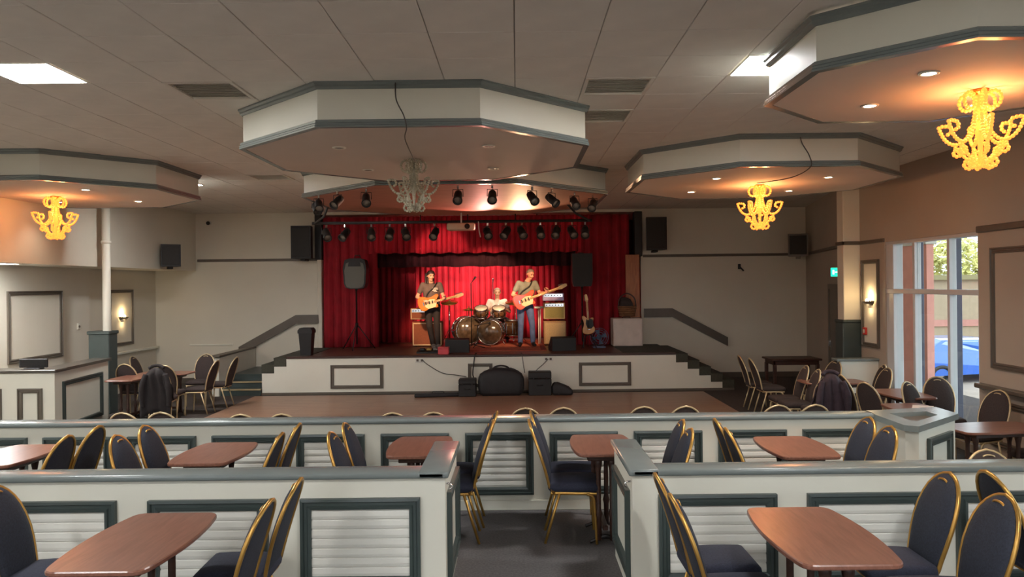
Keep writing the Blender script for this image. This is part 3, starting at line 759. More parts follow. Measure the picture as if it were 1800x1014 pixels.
# splayed planter pier at its right end
t = thing('planter_pier', 'white splayed planter box at the right end of the rear half wall', 'planter')
poly = [(3.17, 6.95), (3.17, 6.30), (3.25, 6.24), (3.84, 6.76), (3.84, 7.1)]
MB().prism(poly, FLOOR2, 0.77).build('box_body', M['white'], t)
rim = MB(); n = len(poly); cx = sum(p_[0] for p_ in poly) / n; cy = sum(p_[1] for p_ in poly) / n
def sc(k): return [(cx + (x - cx) * k, cy + (y - cy) * k) for x, y in poly]
o_, i_ = sc(1.10), sc(0.55)
vs = [(x, y, z) for pl_, z in ((o_, 0.77), (o_, 0.82), (i_, 0.82), (i_, 0.75)) for x, y in pl_]
rim.add(vs, [(r * n + i, r * n + (i + 1) % n, (r + 1) * n + (i + 1) % n, (r + 1) * n + i) for r in range(3) for i in range(n)])
rim.build('cap', M['greencap'], t)
MB().prism(i_, 0.765, 0.782).build('inset_top', M['browntrim'], t)
dv = Vector((3.84 - 3.25, 6.76 - 6.24, 0)); dl = dv.length; dv.normalize(); nv = Vector((dv.y, -dv.x, 0))
def pf_(u, v, o): q = Vector((3.25, 6.24, 0)) + dv * u + nv * o; return (q.x, q.y, v)
MB().rectsweep(0.16, dl - 0.12, 0.05, 0.69, FRAME, pf_).build('panel_frame', M['green'], t)

# bar counter at left
t = thing('bar_counter', 'white L-shaped counter with dark top and framed panels at left', 'counter')
bc = MB(); bc.box(XL + 0.02, -7.0, 11.3, 11.48, FLOOR2, 0.78); bc.prism([(-7.0, 11.3), (-6.82, 11.3), (-6.99, 13.1), (-7.17, 13.1)], FLOOR2, 0.78)
bc.build('counter_body', M['white'], t)
bt = MB(); bt.rbox(XL + 0.02, -6.78, 11.25, 11.56, 0.78, 0.825, 0.01); bt.prism([(-7.10, 11.3), (-6.78, 11.3), (-6.95, 13.14), (-7.27, 13.14)], 0.78, 0.824)
bt.build('worktop', mat('dark_grey_worktop', (74, 70, 64), 0.35), t)
for a, b in ((-7.36, -7.0), (-8.05, -7.6)): MB().rectsweep(a, b, -0.1, 0.55, FRAME, back_fn(11.3)).build('panel_frame', M['browntrim'], t)
dv2 = Vector((-0.17, 1.8, 0)).normalized(); nv2 = Vector((dv2.y, -dv2.x, 0))
def cf_(u, v, o): q = Vector((-6.82, 11.3, 0)) + dv2 * u + nv2 * o; return (q.x, q.y, v)
MB().rectsweep(0.22, 1.55, -0.1, 0.62, FRAME, cf_).build('panel_frame', M['green'], t)
# monitor lying on the counter
t = thing('till_screen', 'small dark till screen standing on the left counter', 'screen', (-7.2, 11.42, 0.825))
MB().rbox(-0.12, 0.12, -0.06, 0.06, 0, 0.015, 0.004).build('foot', M['black'], t)
MB().rbox(-0.21, 0.21, -0.02, 0.02, 0.02, 0.15, 0.008).build('screen_case', M['black'], t)
MB().box(-0.19, 0.19, -0.022, -0.0205, 0.035, 0.135).build('display', mat('dark_display', (20, 22, 26), 0.15), t)
# low white partition beside the window
t = thing('low_partition', 'low white partition by the pier at the foot of the window', 'partition')
MB().box(5.1, 5.75, 12.25, 12.4, FLOOR2, 0.72).build('wall_body', M['white'], t)
MB().rbox(5.07, 5.75, 12.21, 12.44, 0.72, 0.76, 0.01).build('cap', M['greencap'], t)

# ================================================================== TABLES
def boat(hw, hl, end, n=10):
    """barrel-shaped outline: straight rounded ends, bowed long sides"""
    pts = []
    for i in range(n + 1):
        t_ = -1 + 2 * i / n
        pts.append((hw - (hw - end) * t_ * t_, hl * t_))
    r = 0.06
    out = []
    left = [(-x, y) for x, y in reversed(pts)]
    poly = pts + left
    # round the four corners
    res = []; m_ = len(poly)
    for i in range(m_):
        a = Vector(poly[i - 1]); b = Vector(poly[i]); c_ = Vector(poly[(i + 1) % m_])
        ang = (b - a).angle(c_ - b)
        if ang > 0.6:
            p0 = b + (a - b).normalized() * r; p1 = b + (c_ - b).normalized() * r
            for k in range(5):
                q = k / 4; res.append(tuple(((1 - q) ** 2) * p0 + 2 * q * (1 - q) * b + q * q * p1))
        else: res.append(tuple(b))
    return res
TBL = {}
def table_mesh(hw, hl, end):
    poly = boat(hw, hl, end)
    tp = MB(); n = len(poly)
    inn = [(x * 0.985, y * 0.99) for x, y in poly]
    vs = [(x, y, z) for pl_, z in ((inn, 0.705), (poly, 0.711), (poly, 0.724), (inn, 0.73)) for x, y in pl_]
    fs = [tuple(reversed(range(n))), tuple(range(3 * n, 4 * n))] + [(r * n + i, r * n + (i + 1) % n, (r + 1) * n + (i + 1) % n, (r + 1) * n + i) for r in range(3) for i in range(n)]
    return tp.add(vs, fs).mesh('table_top', M['table'])
def make_table(hw, hl, end):
    t = thing('pub_table', 'x', 'table')
    link('table_top', table_mesh(hw, hl, end), t)
    MB().rbox(-hw * 0.55, hw * 0.55, -hl * 0.68, hl * 0.68, 0.65, 0.706, 0.006).build('apron', M['tableedge'], t)
    for s in (-1, 1):
        y = s * hl * 0.52
        pm = MB().lathe([(0.022, 0.03), (0.022, 0.2), (0.03, 0.23), (0.02, 0.27), (0.02, 0.56), (0.032, 0.62), (0.032, 0.66)], 10).mesh('column', M['tableedge'])
        for x in (-0.055, 0.055):
            o = link('column', pm, t); o.location = (x, y, 0)
        ft = MB(); ft.tube(smooth_path([(-0.13, y, 0.015), (-0.09, y, 0.03), (0, y, 0.06), (0.09, y, 0.03), (0.13, y, 0.015)], 3), [0.014] * 6 + [0.022] + [0.014] * 6, 8)
        ft.build('foot', M['iron'], t)
    MB().rbox(-0.02, 0.02, -hl * 0.52, hl * 0.52, 0.1, 0.14, 0.005).build('stretcher', M['tableedge'], t)
    return note_kids(t)
tb0 = make_table(0.272, 0.45, 0.225)
tb_used = [False]
def table(x, y, z, rz, label, group):
    if not tb_used[0]:
        tb_used[0] = True; tb0.location = (x, y, z); tb0.rotation_euler = (0, 0, rz); tb0['label'] = label; tb0['group'] = group; return tb0
    return dup(tb0, (x, y, z), rz, label, group)
G1, G2, G3 = 'tables before the front half wall', 'tables between the two half walls', 'tables beyond the rear half wall'
table(-1.93, 3.90, 0, 0, 'reddish mahogany pub table at lower left before the front half wall', G1)
table(1.50, 3.88, 0, 0, 'reddish mahogany pub table at lower right before the front half wall', G1)
T2 = [-3.92, -2.35, -0.78, 0.66, 2.13]
ORD = ['first', 'second', 'third', 'fourth', 'fifth', 'sixth', 'seventh', 'eighth', 'ninth', 'tenth', 'eleventh', 'twelfth']
for i, x in enumerate(T2):
    table(x, 6.10 if i in (2, 3) else 5.94, 0, 0, 'brown pub table between the half walls, %s from the left' % ORD[i], G2).scale = (0.93, 0.84, 1)
table(-6.42, 12.75, FLOOR2, 0, 'small table against the end of the left counter', G3)
table(-6.15, 13.4, FLOOR2, PI / 2, 'small table among chairs at left near the stage steps', G3)
table(4.62, 11.3, FLOOR2, PI / 2, 'reddish table among chairs between the stage steps and the window', G3)
table(5.0, 10.0, FLOOR2, 0, 'small table in front of the tall window', G3)
table(4.55, 8.75, FLOOR2, 0, 'pale-shining table with papers behind the planter pier', G3)
table(4.72, 7.65, FLOOR2, PI / 2 + 0.15, 'glossy table reflecting the window at right', G3)
# rectangular side table by the splayed wall
t = thing('side_table', 'dark wooden rectangular side table against the back right wall', 'table', (5.2, 14.6, FLOOR2))
MB().rbox(-0.47, 0.47, -0.3, 0.3, 0.72, 0.755, 0.008).build('table_top', M['tableedge'], t)
ap_ = MB(); ap_.box(-0.42, 0.42, -0.26, -0.24, 0.64, 0.72); ap_.box(-0.42, 0.42, 0.24, 0.26, 0.64, 0.72); ap_.box(-0.42, -0.4, -0.26, .26, 0.64, 0.72); ap_.box(0.4, 0.42, -.26, .26, .64, .72)
ap_.build('apron', M['tableedge'], t)
for x in (-0.4, 0.4):
    for y in (-0.24, 0.24): MB().rbox(x - 0.03, x + 0.03, y - 0.03, y + 0.03, 0, 0.65, 0.005).build('leg', M['tableedge'], t)

# ================================================================== CHAIRS (facing +X)
def make_chair(fab, fabback, metal):
    t = thing('banquet_chair', 'x', 'chair')
    # seat cushion with a domed top
    s = MB(); nx, ny = 8, 8; top = []; 
    bm = bmesh.new(); bmesh.ops.create_cube(bm, size=1.0)
    for v in bm.verts: v.co = Vector((v.co.x * 0.40, v.co.y * (0.385 if v.co.x > 0 else 0.345), 0.43 + v.co.z * 0.075))
    bmesh.ops.bevel(bm, geom=list(bm.edges), offset=0.035, segments=3, profile=0.5, affect='EDGES')
    bmesh.ops.subdivide_edges(bm, edges=[e for e in bm.edges if e.calc_length() > 0.2], cuts=3, use_grid_fill=True)
    for v in bm.verts:
        if v.co.z > 0.44: v.co.z += 0.016 * max(0, 1 - (v.co.x / 0.2) ** 2) * max(0, 1 - (v.co.y / 0.21) ** 2)
    s.bm(bm, True); s.build('seat', fab, t)
    # backrest: rounded crown shape leaning backwards
    def axis(q):   # q 0..1 from seat to crown
        return Vector((-0.185 - 0.10 * q - 0.055 * q * q, 0, 0.44 + 0.48 * q))
    prof = [(0.0, 0.148), (0.12, 0.158), (0.3, 0.173), (0.45, 0.179), (0.6, 0.174), (0.72, 0.16), (0.82, 0.138), (0.9, 0.108), (0.955, 0.074), (0.985, 0.045), (1.0, 0.012)]
    b = MB(); cols = 8; fr = []; rr = []
    vs = []
    for side in (1, -1):
        for q, hw in prof:
            c_ = axis(q); d = Vector((1, 0, 0.28)).normalized()
            for j in range(cols + 1):
                u = -1 + 2 * j / cols
                puff = (0.026 if side > 0 else 0.014) * (1 - u ** 4) * (1 - (2 * q - 1) ** 6) + 0.004
                vs.append(c_ + d * (side * puff) + Vector((0, hw * u, 0)))
    R = len(prof); W = cols + 1; fs = []
    for sd in (0, 1):
        o = sd * R * W
        for i in range(R - 1):
            for j in range(cols):
                q_ = (o + i * W + j, o + i * W + j + 1, o + (i + 1) * W + j + 1, o + (i + 1) * W + j)
                fs.append(q_ if sd == 0 else tuple(reversed(q_)))
    o = R * W
    for i in range(R - 1):
        fs.append((i * W, (i + 1) * W, o + (i + 1) * W, o + i * W)); fs.append((i * W + cols, o + i * W + cols, o + (i + 1) * W + cols, (i + 1) * W + cols))
    b.add(vs, fs, True); bo = b.build('backrest', fabback, t)
    # hand grip slot near the crown
    g = MB(); c_ = axis(0.915); 
    g.tube([(c_.x + 0.016 + 0.004 * math.sin(0), 0.042 * math.cos(a_), c_.z + 0.015 * math.sin(a_)) for a_ in [2 * PI * k / 14 for k in range(14)]], 0.007, 6, True)
    g.build('hand_grip', metal, bo)
    # gold edge frame from seat rail over the crown
    path = [axis(q) + Vector((-0.004, hw + 0.008, 0)) for q, hw in prof] + [axis(1.012) + Vector((-0.004, 0, 0))] + [axis(q) + Vector((-0.004, -hw - 0.008, 0)) for q, hw in reversed(prof)]
    path = [Vector((-0.15, 0.16, 0.385))] + path + [Vector((-0.15, -0.16, 0.385))]
    MB().tube(path, 0.0115, 6).build('back_frame', metal, t)
    sf = MB(); sf.tube([(-0.17, 0.155, 0.385), (0.17, 0.172, 0.385), (0.17, -0.172, 0.385), (-0.17, -0.155, 0.385)], 0.012, 6, True, False); sf.build('seat_frame', metal, t)
    fl_ = MB().tube(smooth_path([(0.10, 0, 0.385), (0.145, 0, 0.36), (0.158, 0, 0.28), (0.172, 0, 0.0)], 4), 0.0115, 6).mesh('leg', metal)
    rl = MB().tube([(-0.11, 0, 0.385), (-0.225, 0, 0.0)], 0.0115, 6).mesh('leg', metal)
    for sgn in (-1, 1):
        o1 = link('leg', fl_, t); o1.location = (0, sgn * 0.176, 0)
        o2 = link('leg', rl, t); o2.location = (0, sgn * 0.16, 0)
    return note_kids(t)
chA = make_chair(M['navy'], M['navyback'], M['gold'])
chB = make_chair(M['brownfab'], M['brownfab'], M['palegold'])
first_ = {chA.name: True, chB.name: True}
def chair(x, y, z, deg, label, group, src=chA):
    jit = random.uniform(-2.5, 2.5)
    if first_[src.name]:
        first_[src.name] = False; o = src; o.location = (x, y, z); o.rotation_euler = (0, 0, math.radians(deg + jit)); o['label'] = label; o['group'] = group; return o
    return dup(src, (x, y, z), math.radians(deg + jit), label, group)
g = 'chairs at the tables before the front half wall'
chair(-2.56, 4.22, 0, 0, 'navy banquet chair at the bottom left edge, left of the lower left table', g)
chair(-1.57, 4.29, 0, 180, 'navy banquet chair right of the lower left table, farther of the pair', g)
chair(-1.60, 3.88, 0, 180, 'navy banquet chair right of the lower left table, nearer of the pair', g)
chair(1.11, 4.32, 0, 0, 'navy banquet chair left of the lower right table, farther of the pair', g)
chair(1.11, 3.89, 0, 0, 'navy banquet chair left of the lower right table, nearer of the pair', g)
chair(2.05, 4.27, 0, 180, 'navy banquet chair right of the lower right table, farther of the pair', g)
chair(2.08, 3.82, 0, 180, 'navy banquet chair right of the lower right table, nearer of the pair', g)
chair(2.96, 4.30, 0, 0, 'navy banquet chair at the right edge, back to back with another', g)
g = 'chairs at the tables between the half walls'
for i, x in enumerate(T2):
    gapl = i == 2; gapr = i == 3
    for side in (-1, 1):
        if i == 0 and side < 0: continue
        far = (i == 2 and side > 0) or (i == 3 and side < 0)
        for k, y in enumerate(((6.08, 6.48) if far else (5.64, 6.02))):
            xx = x + side * (0.235 if far else 0.265) + (0.02 if k else 0)
            chair(xx, y, 0, 180 if side > 0 else 0, 'navy banquet chair %s of the %s table between the half walls, %s one' % ('right' if side > 0 else 'left', ORD[i], ('nearer', 'farther')[k]), g)
chair(T2[0] - 0.27, 5.62, 0, 0, 'navy banquet chair left of the first table between the half walls', g)
g = 'chairs on the floor just beyond the rear half wall'
for i, (px, Y) in enumerate([(-4.07, 7.9), (-3.69, 7.9), (-2.8, 7.72), (-2.37, 7.72), (-1.28, 7.72), (-0.87, 7.72), (0.08, 7.92), (0.45, 7.92), (1.3, 7.93), (1.73, 7.93), (2.67, 7.93), (3.06, 7.93)]):
    chair(px, Y + 0.34, FLOOR2, 90, 'brown banquet chair whose rounded top peeks over the rear half wall, %s from the left' % ORD[i], g, chB)
g = 'chairs in the left seating corner'
for x, y, a, lb in [(-6.66, 13.35, 90, 'brown banquet chair seen from behind beside the end of the left counter'), (-6.92, 14.45, 0, 'brown banquet chair close to the left wall under the sconce'),
                    (-5.9, 13.05, 95, 'brown banquet chair nearest of the group by the left stage steps'), (-6.0, 14.45, -90, 'brown banquet chair at left facing the viewer below the handrail'),
                    (-5.62, 13.5, 180, 'brown banquet chair turned sideways, left one of two near the steps'), (-5.5, 14.1, 180, 'brown banquet chair turned sideways against the low stair wall')]:
    chair(x, y, FLOOR2, a, lb, g, chB)
coat1 = chair(-5.72, 12.35, FLOOR2, 100, 'brown banquet chair under a dark coat in the left corner', g, chB)
g = 'chairs in the right seating area'
for x, y, a, lb in [(4.18, 13.35, 0, 'brown banquet chair seen side-on farthest left of the right seating, rear one'), (4.2, 12.8, 0, 'brown banquet chair seen side-on farthest left of the right seating, front one'),
                    (4.02, 11.6, 180, 'brown banquet chair turned left beside the coat, farther one'), (4.0, 11.1, 180, 'brown banquet chair turned left beside the coat, nearer one'),
                    (4.78, 12.2, 200, 'brown banquet chair by the pier foot, left of a pair'), (5.3, 12.55, 180, 'brown banquet chair by the pier foot, right of a pair'),
                    (5.05, 11.15, 185, 'brown banquet chair left of a pair before the low white partition'), (5.2, 11.65, 175, 'brown banquet chair right of a pair before the low white partition'),
                    (4.65, 9.75, 20, 'brown banquet chair with angled back near the small window table, left one'), (4.72, 10.42, 0, 'brown banquet chair with angled back near the small window table, rear one'),
                    (5.05, 9.35, -60, 'dark banquet chair silhouetted against the window, left one'), (5.42, 9.75, -100, 'dark banquet chair silhouetted against the window, right one'),
                    (5.2, 8.7, 200, 'dark banquet chair between the window and the glossy table'), (5.2, 7.7, 185, 'dark banquet chair at the right edge beside the glossy table'),
                    (3.46, 5.40, -97, 'gold-framed chair top rising behind the front half wall at right'), (4.02, 5.40, -90, 'gold-framed chair top at the right edge behind the front half wall')]:
    chair(x, y, FLOOR2, a, lb, g, chB)
coat2 = chair(4.15, 10.6, FLOOR2, 95, 'brown banquet chair under a dark purple coat at right', g, chB)
# coats draped over two chairs
def coat(x, y, z, deg, label, col, sc=1.0):
    n = 18; rows = 9; vs = []; fs = []
    for side in (0, 1):
        for k in range(rows + 1):
            q = k / rows
            for i in range(n + 1):
                u = -1 + 2 * i / n
                zt = 0.95 - 0.10 * u * u * (1 if q < 0.5 else 1) - q * (0.68 if side else 0.42)
                hw = 0.14 + 0.08 * min(1, q * 1.6)
                xb = -0.36 + 0.12 * q * (0.8) + (-0.035 - 0.06 * q if side else 0.04 + 0.02 * q) + 0.018 * math.sin(u * 9 + q * 2 + side)
                if k == 0: xb = -0.345
                vs.append((xb, hw * u + 0.01 * math.sin(q * 9), zt))
        o = side * (rows + 1) * (n + 1)
        for k in range(rows):
            for i in range(n):
                a_ = o + k * (n + 1) + i; fs.append((a_, a_ + 1, a_ + n + 2, a_ + n + 1))
    t = thing('coat', label, 'coat', (x, y, z), math.radians(deg))
    m = mat('dark_coat_cloth', col, 0.85, var=0.25, scale=14, bump=0.3, bscale=40)
    o = MB().add(vs, fs, True).build('body_cloth', m, t)
    md = o.modifiers.new('thick', 'SOLIDIFY'); md.thickness = 0.018; md.offset = 1
    for s in (-1, 1):
        MB().tube(smooth_path([(-0.38, s * 0.14, 0.86), (-0.41, s * 0.19, 0.7), (-0.40, s * 0.2, 0.5), (-0.37, s * 0.19, 0.36)], 5), [0.04] * 5 + [0.045] * 5 + [0.038] * 6, 10).build('sleeve', m, t)
    MB().tube(smooth_path([(-0.33, -0.11, 0.95), (-0.30, -0.05, 0.985), (-0.29, 0.05, 0.985), (-0.33, 0.11, 0.95)], 4), 0.025, 8).build('collar', m, t)
    return t
coat(-5.72, 12.35, FLOOR2, 100, 'black coat draped over a chair in the left seating corner', (34, 30, 32))
coat(4.15, 10.6, FLOOR2, 95, 'dark purple coat draped over a chair in the right seating area', (58, 46, 54))

# ================================================================== LOUDSPEAKERS ON WALLS
def wall_speaker(label, x, y, z, rz, w_, h, d=0.36, m='black'):
    t = thing('loudspeaker', label, 'loudspeaker', (x, y, z), rz, 'wall loudspeakers')
    c = MB(); a = w_ / 2
    c.prism([(-a, -d / 2), (a, -d / 2), (a * 0.78, d / 2), (-a * 0.78, d / 2)], 0, h)
    c.build('cabinet', M[m], t)
    MB().rbox(-a + 0.03, a - 0.03, -d / 2 - 0.012, -d / 2, 0.04, h - 0.04, 0.006).build('grille', M['grille'], t)
    MB().rbox(-0.05, 0.05, -0.04, d / 2 + 0.12, -0.05, -0.0, 0.006).build('bracket', M[m], t)
    return t
wall_speaker('large black loudspeaker on the wall left of the stage curtain', -4.87, YB - 0.3, 2.64, 0, 0.45, 0.74)
wall_speaker('large black loudspeaker on the wall right of the stage curtain', 3.16, YB - 0.3, 2.75, 0, 0.46, 0.74)
wall_speaker('small black loudspeaker on the bulkhead at far left', -7.22, 16.0, 2.45, 0.5, 0.38, 0.46, 0.3)
wall_speaker('small brown-black loudspeaker in the far right corner', 6.3, 17.2, 2.56, -0.35, 0.42, 0.5, 0.3, 'browntrim')
t = thing('security_camera', 'tiny dark security camera on the back wall near the left ceiling', 'camera', (-7.1, YB - 0.05, 3.5))
MB().lathe([(0.05, 0), (0.05, 0.03), (0.02, 0.04)], 12, M4=Matrix.Rotation(PI / 2, 4, 'X')).build('base', M['white'], t)
MB().ball((0, -0.07, -0.01), 0.045, 12, 8).build('dome', M['black'], t)
t = thing('wall_bracket', 'small dark empty bracket on the back wall right of the stage', 'bracket', (5.15, YB, 2.36))
MB().rbox(-0.03, 0.03, -0.03, 0.0, -0.06, 0.06, 0.005).build('plate', M['black'], t)
MB().tube([(0, -0.02, 0.0), (0.06, -0.14, -0.10)], 0.018, 8).build('arm', M['black'], t)
t = thing('thermostat', 'small white thermostat on the left wall', 'thermostat', (XL, 14.5, 1.30))
MB().rbox(0, 0.025, -0.04, 0.04, -0.06, 0.06, 0.006).build('case', M['white'], t)
MB().lathe([(0.022, 0.0), (0.02, 0.012), (0.0001, 0.012)], 14, M4=Matrix.Translation((0.025, 0, 0)) @ Matrix.Rotation(PI / 2, 4, 'Y')).build('dial', M['browntrim'], t)

# ================================================================== WALL SCONCES
def sconce(label, x, y, z, sx, power):
    t = thing('wall_sconce', label, 'wall lamp', (x, y, z), 0, 'wall sconces')
    MB().rbox(min(0, sx * 0.02), max(0, sx * 0.02), -0.05, 0.05, -0.06, 0.06, 0.004).build('backplate', M['chrome'], t)
    b = MB(); n = 12; vs = []
    for zz, r in ((0.05, 0.15), (0.03, 0.15), (-0.02, 0.10), (-0.03, 0.03)):
        for i in range(n + 1):
            a_ = -PI / 2 + PI * i / n; vs.append((sx * (0.012 + r * 0.75 * math.cos(a_)), r * math.sin(a_), zz))
    k = n + 1; fs = [(r * k + i, r * k + i + 1, (r + 1) * k + i + 1, (r + 1) * k + i) for r in range(3) for i in range(n)]
    b.add(vs, fs, True); o = b.build('bowl', M['browntrim'], t); md = o.modifiers.new('thick', 'SOLIDIFY'); md.thickness = 0.006
    MB().ball((sx * 0.06, 0, 0.05), (0.025, 0.035, 0.04), 10, 8).build('bulb', emitter('warm_bulb', (255, 214, 150), 25), t)
    for dz, e in ((0.14, power), (-0.10, power * 0.35)):
        ld = bpy.data.lights.new('sconce_glow', 'POINT'); ld.energy = e; ld.color = (1, 0.72, 0.38); ld.shadow_soft_size = 0.04
        lo = bpy.data.objects.new('sconce_glow', ld); C.objects.link(lo); lo.parent = t; lo.location = (sx * 0.09, 0, dz)
sconce('lit wall sconce glowing on the narrow panel of the left wall', XL - 0.08 + 0.006, 16.25, 1.36, 1, 3.0)
sconce('lit wall sconce glowing on the narrow panel beside the pier', XR - 0.006, 12.48, 1.62, -1, 3.0)
rb = thing('call_point', 'small red fire call point low on the panel beside the window', 'fire alarm', (XR - 0.008, 12.66, 1.17))
MB().rbox(-0.035, 0.0, -0.05, 0.05, -0.06, 0.06, 0.006).build('case', mat('red_plastic', (190, 50, 40), 0.4), rb)
MB().rbox(-0.04, -0.035, -0.028, 0.028, -0.03, 0.03, 0.002).build('glass', M['white'], rb)

# ================================================================== THINGS BEFORE THE STAGE
def soft_bag(name, label, loc, sx, sy, sz, rz=0, handles=True, slump=0.0, cat='bag', m='bagblack'):
    t = thing(name, label, cat, loc, rz)
    bm = bmesh.new(); bmesh.ops.create_cube(bm, size=1.0)
    bmesh.ops.subdivide_edges(bm, edges=list(bm.edges), cuts=7, use_grid_fill=True)
    for v in bm.verts:
        x, y, z = v.co * 2
        k = 1 - 0.10 * max(0, z) ** 3
        rx = math.copysign(abs(x) ** 0.8, x); 
        bulge = (1 - 0.18 * abs(z) ** 4)
        r = math.sqrt(max(1e-6, 1 - 0.12 * y * y * x * x))
        zz = (z + 1) / 2
        zz = zz * (1 - 0.12 * x * x - slump * (x + 1) / 2)
        v.co = Vector((rx * sx / 2 * bulge * r * k, y * sy / 2 * bulge * r * k, zz * sz + 0.008 * math.sin(x * 6 + y * 4) * zz))
    MB().bm(bm, True).build('bag_body', M[m], t)
    MB().tube([(-sx * 0.46, -sy * 0.0, sz * 0.78), (-sx * 0.3, -sy * 0.2, sz * 0.93), (sx * 0.3, -sy * 0.2, sz * (0.93 - slump * 0.7)), (sx * 0.45, 0, sz * (0.78 - slump))], 0.006, 5).build('zip', M['iron'], t)
    if handles:
        for s in (-1, 1):
            MB().tube(smooth_path([(-sx * 0.18, s * sy * 0.36, sz * 0.85), (-sx * 0.15, s * sy * 0.15, sz * 1.02), (0, s * sy * 0.05, sz * 1.09), (sx * 0.15, s * sy * 0.15, sz * 1.02), (sx * 0.18, s * sy * 0.36, sz * 0.85)], 4), 0.014, 6).build('handle', M['bagblack'], t)
    return t
def flight_case(label, loc, sx, sy, sz, name='equipment_case'):
    t = thing(name, label, 'case', loc)
    MB().rbox(-sx / 2, sx / 2, -sy / 2, sy / 2, 0.0, sz * 0.72, 0.012).build('case_body', M['black'], t)
    l = MB().rbox(-sx / 2, sx / 2, -sy / 2, sy / 2, sz * 0.725, sz, 0.012).build('lid', M['black'], t)
    for s in (-1, 1): MB().rbox(s * sx * 0.28 - 0.02, s * sx * 0.28 + 0.02, -sy / 2 - 0.012, -sy / 2, sz * 0.66, sz * 0.78, 0.004).build('latch', M['iron'], t)
    MB().tube([(-0.06, -sy / 2, sz * 0.45), (-0.05, -sy / 2 - 0.03, sz * 0.45), (0.05, -sy / 2 - 0.03, sz * 0.45), (0.06, -sy / 2, sz * 0.45)], 0.008, 6).build('handle', M['iron'], t)
    return t
F2 = FLOOR2 + 0.012
flight_case('black square equipment case left of the big black bag before the stage', (-1.0, 15.2, F2), 0.34, 0.34, 0.34)
soft_bag('gear_bag', 'large black gear bag leaning against the stage front', (-0.34, 15.28, F2), 0.92, 0.42, 0.53)
flight_case('black upright equipment case right of the big black bag', (0.43, 15.25, F2), 0.45, 0.32, 0.46)
soft_bag('gear_bag', 'small slumped black bag at the right of the cases before the stage', (0.87, 15.22, F2), 0.42, 0.3, 0.27, 0, False, 0.45)
t = thing('folded_stand', 'long flat dark stand bag lying on the floor before the stage', 'stand', (-1.58, 15.12, F2), 0.10)
MB().rbox(-0.46, 0.46, -0.09, 0.09, 0.0, 0.07, 0.02, 2).build('bag_body', M['bagblack'], t)
MB().tube([(-0.12, 0, 0.07), (-0.1, 0, 0.10), (0.1, 0, 0.10), (0.12, 0, 0.07)], 0.01, 6).build('handle', M['bagblack'], t)
# cables over the stage lip
cable('thin cable trailing down the stage front from the left socket', [(-1.95, SF - 0.012, 0.50), (-1.85, SF - 0.02, 0.40), (-1.55, SF - 0.02, 0.22), (-1.3, SF - 0.03, 0.18), (-1.05, SF - 0.06, 0.14)], 0.008)
cable('dark cable dropping over the stage lip beside the small panel', [(-0.85, SF + 0.1, STAGE + 0.012), (-0.87, SF - 0.035, STAGE + 0.01), (-0.9, SF - 0.04, 0.4), (-0.92, SF - 0.05, 0.2), (-0.9, SF - 0.1, 0.12)], 0.012, m='black')
cable('thin cable hanging from the stage lip behind the cases', [(0.06, SF + 0.1, STAGE + 0.01), (0.08, SF - 0.03, STAGE), (0.12, SF - 0.03, 0.3), (0.14, SF - 0.05, 0.2)], 0.007)
cable('thin cable looping from the right stage socket to a case', [(0.62, SF - 0.012, 0.48), (0.5, SF - 0.03, 0.36), (0.4, SF - 0.04, 0.28), (0.36, SF - 0.08, 0.24)], 0.007)
for x, lb in ((-2.0, 'left'), (0.62, 'right')):
    t = thing('power_socket', 'small white power socket on the %s part of the stage front' % lb, 'socket', (x, SF, 0.48))
    MB().rbox(-0.09, 0.09, -0.012, 0, -0.045, 0.045, 0.004).build('face_plate', M['slat'], t)
    for s in (-1, 1): MB().rbox(s * 0.045 - 0.022, s * 0.045 + 0.022, -0.03, -0.012, -0.025, 0.02, 0.003).build('plug', M['browntrim'], t)
# waste bin on the left landing
t = thing('waste_bin', 'black waste bin standing on the left end of the stage', 'bin', (-4.38, 15.95, STAGE))
MB().add(*(lambda: ([(x * (0.105 if z == 0 else 0.135), y * (0.105 if z == 0 else 0.135), z) for z in (0, 0.46) for x, y in ((-1, -1), (1, -1), (1, 1), (-1, 1))], [(0, 3, 2, 1), (4, 5, 6, 7), (0, 1, 5, 4), (1, 2, 6, 5), (2, 3, 7, 6), (3, 0, 4, 7)]))()).build('bin_body', M['black'], t)
MB().prism([(-0.15, 0.0), (0.15, 0.0), (0.15, 0.06), (0.11, 0.11), (-0.11, 0.11), (-0.15, 0.06)], -0.15, 0.15, Matrix.Translation((0, 0, 0.46)) @ Matrix.Rotation(PI / 2, 4, 'X')).build('lid', M['black'], t)

